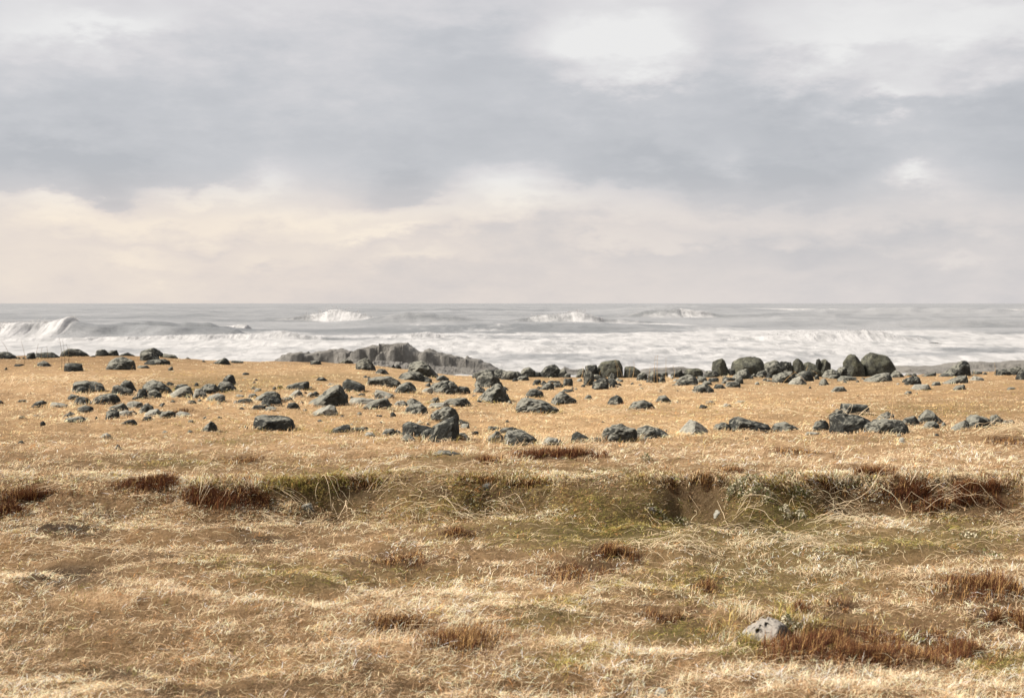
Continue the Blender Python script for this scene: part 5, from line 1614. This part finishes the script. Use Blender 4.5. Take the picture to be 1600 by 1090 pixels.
heather('heather tuft ringed by bent straw in the right foreground', [(1056, 962, 48, 12)], .9, .9, 413, .3)
heather('left part of a slanting brown heather streak, foreground', [(615, 974, 50, 9)], .8, .9, 414, .25)
heather('right and darker part of a slanting brown heather streak, foreground', [(715, 1000, 64, 20)], .95, 1.0, 415, .3)
heather('small heather tuft right above the pale pitted rock', [(1248, 952, 22, 9)], 1.0, .9, 416, .2)
heather('small dark heather tuft right of the one above the pitted rock', [(1320, 949, 34, 8)], 1.0, .9, 417, .2)
heather('tall brown heather patch at the right picture edge', [(1530, 918, 74, 22)], 1.1, 1.15, 418, .22)
heather('dark rust heather patch below the one at the right picture edge', [(1565, 968, 46, 20)], 1.2, 1.1, 419, .2)
heather('widest brown heather patch in the right foreground, mixed with dry blades', [(1290, 1000, 90, 26), (1400, 1002, 90, 26), (1490, 1012, 70, 24), (1350, 1028, 120, 16)], 1.5, 1.15, 420, .14)
heather('faint brown heather patch on the turf above the biggest patch', [(382, 718, 34, 8)], .8, .75, 421, .3)
heather('heather strip under the pale straw bundle at the right edge', [(1572, 690, 36, 7)], 1.1, .9, 422, .25)
heather('tiny red heather tuft near the bottom edge', [(1186, 1061, 24, 7)], .9, .7, 423, .25)
heather('red heather fringe over the lichen shrub', [(1142, 736, 18, 5)], 1.0, .8, 424, .2)
heather('rusty streak of heather at the foot of the left rubble', [(285, 643, 18, 5)], .9, .7, 425, .25)

heather('dark brown twiggy growth overhanging the central hollow', [(1062, 760, 46, 10), (1098, 766, 34, 12)], 1.3, .9, 426, .22, .62, 'dark twigs on the lip of the bank')
heather('dark brown twiggy growth along the lip of the left hollow', [(545, 750, 56, 8)], 1.2, .8, 427, .22, .62, 'dark twigs on the lip of the bank')
heather('dark brown twiggy growth at the left lip of the right hollow', [(1285, 757, 48, 9)], 1.2, .9, 428, .22, .62, 'dark twigs on the lip of the bank')
heather('dark brown twiggy growth on the bank below the dark heather ridge', [(745, 752, 60, 9), (830, 757, 50, 9)], 1.0, .8, 429, .28, .65, 'dark twigs on the lip of the bank')


# ------------------------------------------------------------------ pale lichen shrubs: many small curled lobes
def lichen_shrub(label, ells, seed, n_each=900, green=.45):
    r = np.random.default_rng(seed)
    P, S = [], []
    for cx, cy, ex, ey in ells:
        x0, da = to_world(cx, cy + ey)
        x1, db = to_world(cx, cy - ey)
        d0 = (da + db) / 2
        x0 = (cx - 800) / F * d0
        wx = ex / F * d0
        wy = max(.05, (db - da) / 2)
        a = r.normal(0, .42, (n_each, 2))
        a = a[fbm(a[:, 0] * 2.2, a[:, 1] * 2.2, oct=2, seed=seed) > -.12]
        x = x0 + a[:, 0] * wx
        y = d0 + a[:, 1] * wy
        z = ground(x, y) + .07 * np.exp(-(a ** 2).sum(1) * 1.5) * r.random(len(a)) + .005
        P.append(np.stack([x, y, z], 1))
    P = np.concatenate(P)
    n = len(P)
    s = r.uniform(.006, .013, n)[:, None, None]
    lobes = r.normal(0, 1, (n, 4, 3))
    lobes /= np.linalg.norm(lobes, axis=2)[:, :, None]
    v = (P[:, None] + lobes * s).reshape(-1, 3)
    b = np.arange(n)[:, None] * 4
    tr = np.concatenate([b + np.array([[0, 1, 2]]), b + np.array([[0, 3, 1]]), b + np.array([[0, 2, 3]]), b + np.array([[1, 3, 2]])])
    c = np.broadcast_to(L(188, 178, 152), (n, 3)) * r.uniform(.65, 1.2, (n, 1))
    k = r.random(n)
    c = np.where((k < green)[:, None], L(104, 106, 66)[None] * r.uniform(.5, 1.2, (n, 1)), c)
    o0 = P.mean(0)
    me = mesh_np('lichen_shrub', v - o0, tris=tr)
    set_col(me, 'tint', np.clip(np.repeat(c, 4, axis=0), .02, .8))
    o = link('lichen_shrub', me, M['lichen'], loc=o0)
    return tag(o, label, 'lichen', 'pale lichen tufts in the turf')


lichen_shrub('greyish white lichen shrub on the bank right of the central hollow', [(1150, 772, 18, 14), (1172, 760, 30, 12), (1190, 778, 30, 12)], 501, 750, .5)
lichen_shrub('small white lichen tuft at the foot of the bank, left of the right hollow', [(1228, 806, 12, 8), (1252, 808, 8, 6)], 502, 260, .3)
lichen_shrub('white lichen fringe on the right side of the pale pitted rock', [(1228, 982, 22, 5)], 503, 300, .3)
lichen_shrub('pale lichen scattered on the slope above the right hollow', [(1235, 750, 30, 9), (1250, 775, 22, 8), (1330, 758, 40, 5)], 504, 280, .55)
lichen_shrub('pale lichen specks in the turf at the far right', [(1510, 838, 26, 6), (1545, 876, 18, 5)], 505, 180, .4)
lichen_shrub('faint lichen specks in the olive turf below the central hollow', [(1065, 820, 22, 5), (1030, 808, 24, 4), (1010, 720, 10, 3)], 506, 150, .5)


# ------------------------------------------------------------------ long bleached stalks
def tube(paths, rad, jit):
    """three-sided tapering stems along polylines (n, k, 3)"""
    n, k, _ = paths.shape
    tan = np.gradient(paths, axis=1)
    tan /= np.linalg.norm(tan, axis=2)[:, :, None] + 1e-9
    ref = np.array([.3, .2, .93])
    s = np.cross(tan, ref)
    s /= np.linalg.norm(s, axis=2)[:, :, None] + 1e-9
    b = np.cross(tan, s)
    tp = np.linspace(1, .45, k)[None, :, None]
    rr = rad[:, None, None] * tp
    rings = [paths + rr * (math.cos(a) * s + math.sin(a) * b) for a in (0, 2.094, 4.189)]
    v = np.stack(rings, 2).reshape(-1, 3)
    i = np.arange(n)[:, None, None] * k * 3
    j = np.arange(k - 1)[None, :, None] * 3
    m_ = np.arange(3)[None, None, :]
    a0 = i + j + m_
    a1 = i + j + (m_ + 1) % 3
    q = np.stack([a0, a1, a1 + 3, a0 + 3], 3).reshape(-1, 4)
    return v, q


def fan_paths(r, x0, y0, n, length, ang, spread, rise=.5, scatter_=.05, kn=9):
    """stems that rise from a tuft, kink and fall over along the wind"""
    out = []
    for _ in range(n):
        bx, by = x0 + r.normal(0, scatter_), y0 + r.normal(0, scatter_)
        a = ang + r.normal(0, spread)
        Ln = length * r.uniform(.55, 1.3)
        up = r.uniform(.08, .30) * rise
        sharp = r.random() < .55
        s = np.linspace(0, 1, kn)
        if sharp:
            peak = r.uniform(.18, .45)
            h = np.where(s < peak, s / peak, np.clip(1 - (s - peak) / (1 - peak), 0, 1) ** r.uniform(.8, 1.3))
        else:
            h = np.sin(np.pi * np.clip(s, 0, 1)) ** .8
        curve = r.normal(0, .55)
        aa = a + curve * (s - .3)
        step = Ln / (kn - 1)
        xs = bx + np.concatenate([[0], np.cumsum(np.cos(aa[1:]) * step)])
        ys = by + np.concatenate([[0], np.cumsum(np.sin(aa[1:]) * step)])
        for _k in range(r.integers(1, 4)):
            j = r.integers(2, kn - 1)
            rot = r.normal(0, .55)
            cx_, cy_ = xs[j], ys[j]
            dx_, dy_ = xs[j:] - cx_, ys[j:] - cy_
            xs[j:] = cx_ + dx_ * math.cos(rot) - dy_ * math.sin(rot)
            ys[j:] = cy_ + dx_ * math.sin(rot) + dy_ * math.cos(rot)
            h[j] *= r.uniform(.5, 1.25)
        zs = ground(xs, ys) + .018 + up * Ln * 1.45 * h
        out.append(np.stack([xs, ys, zs], 1))
    return np.array(out)


def stalk_obj(name, paths, r, rad, label, cat, group, tone=(236, 214, 180), kind=None):
    v, q = tube(paths, rad, r)
    n, k, _ = paths.shape
    c = L(*tone)[None] * r.uniform(.75, 1.15, (n, 1))
    c = np.repeat(c, k * 3, axis=0)
    o0 = paths[:, 0].mean(0)
    me = mesh_np(name, v - o0, quads=q, smooth=True)
    set_col(me, 'tint', np.clip(c, .02, .86))
    o = link(name, me, M['straw'], loc=o0)
    return tag(o, label, cat, group, kind)


def straw(label, px, py, n, length=.34, ang=-.5, spread=.5, rise=.5, sc=.06, seed=None):
    seed = int(px * 3 + py) if seed is None else seed
    r = np.random.default_rng(seed)
    x0, y0 = to_world(px, py)
    p = fan_paths(r, x0, y0, n, length, ang, spread, rise, sc)
    rad = np.maximum(.0011, y0 * .00015) * r.uniform(.5, 1.5, n)
    return stalk_obj('straw_bundle', p, r, rad, label, 'straw', 'bent bundles of bleached straw')


straw('spiky peaked straw bundle standing over the biggest heather patch', 300, 742, 11, .26, -.3, 1.2, 1.1, .05)
straw('straw loop folded over the left edge heather patch', 52, 772, 5, .36, .0, .25, .35, .03)
straw('big arch of straw bent over the middle of the biggest heather patch', 312, 792, 4, .42, 1.0, .5, 1.2, .03)
straw('loose straw lying on the bare soil at left', 55, 852, 7, .55, .05, .25, .25, .10)
straw('small kinked straws below the loose straw on the left soil', 158, 850, 8, .22, -.9, .5, .5, .05)
straw('rounded straw loop low at the left picture edge', 15, 876, 6, .30, .1, .6, .5, .05)
straw('single thick straw arching at the left end of the bank', 204, 780, 3, .20, -.8, .3, .5, .02)
straw('pair of long straight straws right of the biggest heather patch', 420, 760, 5, .42, -.35, .12, .22, .02)
straw('crossed arching straws in front of the left hollow', 512, 752, 5, .36, -.9, .4, .6, .05)
straw('V-shaped straw folded right of the left hollow', 586, 776, 7, .40, .0, .4, .5, .04)
straw('tangle of straws lying down the slope in the middle', 650, 782, 16, .34, -.6, .5, .4, .12)
straw('long diagonal straw bundle below the left hollow', 408, 812, 9, .40, -.6, .3, .35, .06)
straw('tall bent straws like a tent, left of centre', 538, 800, 6, .36, -1.4, .8, .7, .04)
straw('straw bundle with shining kinks in the centre of the slope', 712, 802, 10, .34, -.4, .3, .5, .05)
straw('smaller straw bundle just right of the shining one', 772, 792, 9, .28, -.8, .35, .5, .05)
straw('short thick white straws lying in front of the loose heather', 527, 868, 4, .26, -.9, .2, .3, .03)
straw('fan of straw right of the upper brown heather tuft', 995, 858, 16, .36, -.55, .35, .6, .07)
straw('fan of straw in the middle of the right slope', 1052, 852, 18, .38, -.5, .35, .6, .07)
straw('looping straw fan right of the middle one on the right slope', 1160, 852, 18, .28, -1.0, .5, .8, .06)
straw('single kinked long straw crossing the dark of the right hollow', 1362, 776, 5, .38, .2, 1.0, .9, .03)
straw('dense drooping straw fan left in the right hollow', 1296, 786, 15, .30, -.35, .3, .9, .04)
straw('arching straws in front of the big right heather patch', 1448, 776, 14, .46, -.3, .45, .8, .08)
straw('spread straw bundle below the right hollow', 1282, 816, 22, .36, -.3, .55, .5, .10)
straw('straw heap lying left of the spread bundle', 1228, 850, 22, .42, -.35, .35, .4, .12)
straw('arching straws left of the red tuft in the right foreground', 920, 918, 9, .22, -.4, .5, .6, .04)
straw('three shining parallel straws in the right foreground', 1033, 899, 6, .16, -.6, .2, .7, .03)
straw('long fine straws drooping in the right foreground', 1305, 894, 10, .24, -1.1, .4, .8, .05)
straw('low straw fan right of the small dark heather tufts', 1420, 923, 12, .26, -.5, .5, .6, .05)
straw('long single straw falling across the right edge heather', 1480, 896, 5, .32, -.9, .25, .7, .03)
straw('straw lying over the right picture edge', 1560, 905, 12, .24, -.3, .6, .5, .06)
straw('short straw tuft on the swell of turf at left', 246, 915, 8, .18, -.6, .4, .5, .03)
straw('small white folded straw near the bottom left', 292, 1040, 7, .10, -.3, .4, .9, .02)
straw('wide pale straw bundle at the right picture edge above the turf', 1552, 676, 26, .60, -.35, .35, .5, .12)
straw('matted straw heap at the upper left of the field', 70, 596, 40, .80, -.3, .6, .5, .45)
straw('pale straw mat lying over the left rock group', 215, 598, 26, .55, -.5, .5, .5, .22)
straw('straw tuft below the stalks on the middle of the crest', 1010, 612, 30, .60, -.2, .9, .6, .30)
straw('loose straw right of the ribbed boulder', 905, 648, 24, .70, -.2, .5, .4, .35)
straw('straw over the low rock ridge in the right field', 1170, 640, 18, .60, -.3, .6, .4, .40)
straw('straw bundle leaning on the block-topped lower right pile', 1315, 655, 10, .65, -1.0, .5, .6, .10)
straw('straws lying over the shaggy straw-covered boulder', 1010, 672, 16, .36, -.6, .4, .6, .14)
straw('straw at the far right of the olive slope', 1570, 830, 18, .34, -.4, .7, .5, .12)
straw('straw strands on the pale turf left of the heather ridge', 640, 735, 14, .32, -.3, .5, .4, .14)
straw('scattered straws right of the loose straw on the left soil', 180, 870, 14, .28, -.3, .7, .4, .14)
straw('scattered straws on the slope below the lichen shrub', 1150, 805, 14, .36, .3, .6, .4, .12)

# the countless rest of the fallen stems
r = np.random.default_rng(77)
NS = 2100
fx, fy = scatter(NS * 3, 5.2, 15.0, 1.4)
fz = ground(fx, fy)
fw = zone_weights(fx, fy, fz)
pxs = 800 + F * fx / fy
pys = HOR + F * (ZC - fz) / fy
pr = .20 + .55 * np.exp(-((pys - 815) / 70) ** 2) + .2 * np.exp(-((pxs - 1350) / 280) ** 2 - ((pys - 880) / 60) ** 2)
sel = np.nonzero(r.random(NS * 3) < pr)[0][:NS]
paths = np.concatenate([fan_paths(r, fx[i], fy[i], 1, .16, -.4, 1.0, .36, .0, 7) for i in sel])
rad = np.maximum(.0009, fy[sel] * .00014) * r.uniform(.7, 1.3, len(sel))
stalk_obj('loose_straw', paths, r, rad, 'loose bleached stems strewn over the turf', 'straw', None, (236, 212, 174), 'stuff')


# upright stalks against the sea
def stalks(label, lst, seed, tone=(196, 166, 120), thick=1.0):
    """lst: (foot px, foot py, tip px, tip py); every stem is a thing of its own"""
    r = np.random.default_rng(seed)
    for ax, ay, bx, by in lst:
        x0, d0 = to_world(ax, ay)
        s = np.linspace(0, 1, 9)
        tipx = (bx - 800) / F * d0
        top = ZC + (HOR - by) / F * d0
        z0 = float(ground(np.array([x0]), np.array([d0]))[0])
        bow = r.normal(0, .03)
        xs = x0 + (tipx - x0) * s ** 1.3 + bow * np.sin(np.pi * s)
        zs = z0 + (top - z0) * s
        ys = d0 + 0 * s + r.normal(0, .03) * s
        rad = max(.002, d0 * .00017) * thick
        stalk_obj('grass_stalk', np.array([np.stack([xs, ys, zs], 1)]), r, np.array([rad]),
                  'one of the ' + label, 'grass stalk', label, tone)


stalks('tallest thin stalks on the left crest against the surf', [(96, 575, 92.5, 527), (101, 572, 98, 532), (106, 570, 103, 537), (110, 576, 107, 540)], 601, (120, 104, 82))
stalks('sparse leaning stalks at the far left of the crest', [(14, 549, 3, 533), (38, 572, 33, 533), (55, 556, 60, 536), (66, 562, 66, 542), (74, 560, 73, 541)], 602, (140, 122, 96))
stalks('stalks standing in front of the flat-topped left boulder', [(143, 640, 140, 602), (147, 640, 150, 600), (139, 636, 142, 608), (152, 636, 158, 606)], 603)
stalks('leaning pale stalks beside the grey dome-shaped boulder', [(152, 596, 161, 578), (186, 596, 207, 571), (150, 600, 155, 584)], 604, (212, 180, 132))
stalks('stalks crossing the egg-shaped crest boulder', [(964, 592, 960, 563), (973, 590, 961, 562), (988, 592, 990, 563), (983, 598, 985, 572), (908, 592, 911, 572), (921, 596, 918, 576), (940, 594, 938, 579)], 605)
stalks('leaning long stalks on the left of the egg-shaped crest boulder', [(870, 618, 884, 588), (820, 586, 816, 574), (912, 626, 924, 592), (955, 605, 947, 586)], 606, (214, 182, 134))
stalks('tall upright stalks in the middle of the crest against the sea', [(1022, 598, 1024, 556), (1040, 604, 1040.5, 558), (1014, 598, 1016, 572), (1027, 600, 1027, 554), (1051, 596, 1051, 570)], 607)
stalks('leaning stalks on the right crest rubble', [(1256, 594, 1263, 570), (1222, 602, 1244, 580), (1268, 606, 1240, 579), (1273, 590, 1268, 578)], 608, (208, 176, 128))
stalks('three tall pale stalks rising from the striped loaf boulder', [(1391, 657, 1395, 590), (1396, 657, 1401, 600), (1393, 655, 1393, 616)], 609, (226, 194, 148))
stalks('stalks before the light grey pyramid rock', [(1073, 678, 1079, 650), (1077, 676, 1089, 658), (1080, 676, 1078, 662)], 610, (222, 190, 144))
stalks('pale stalks standing in the straw right of the notched boulder', [(760, 690, 784, 657), (738, 690, 735, 668), (741, 688, 742, 672)], 611, (226, 196, 150))
stalks('thin stalks on the far right crest', [(1554, 590, 1553, 566), (1425, 600, 1427, 585), (1520, 592, 1522, 578)], 612)
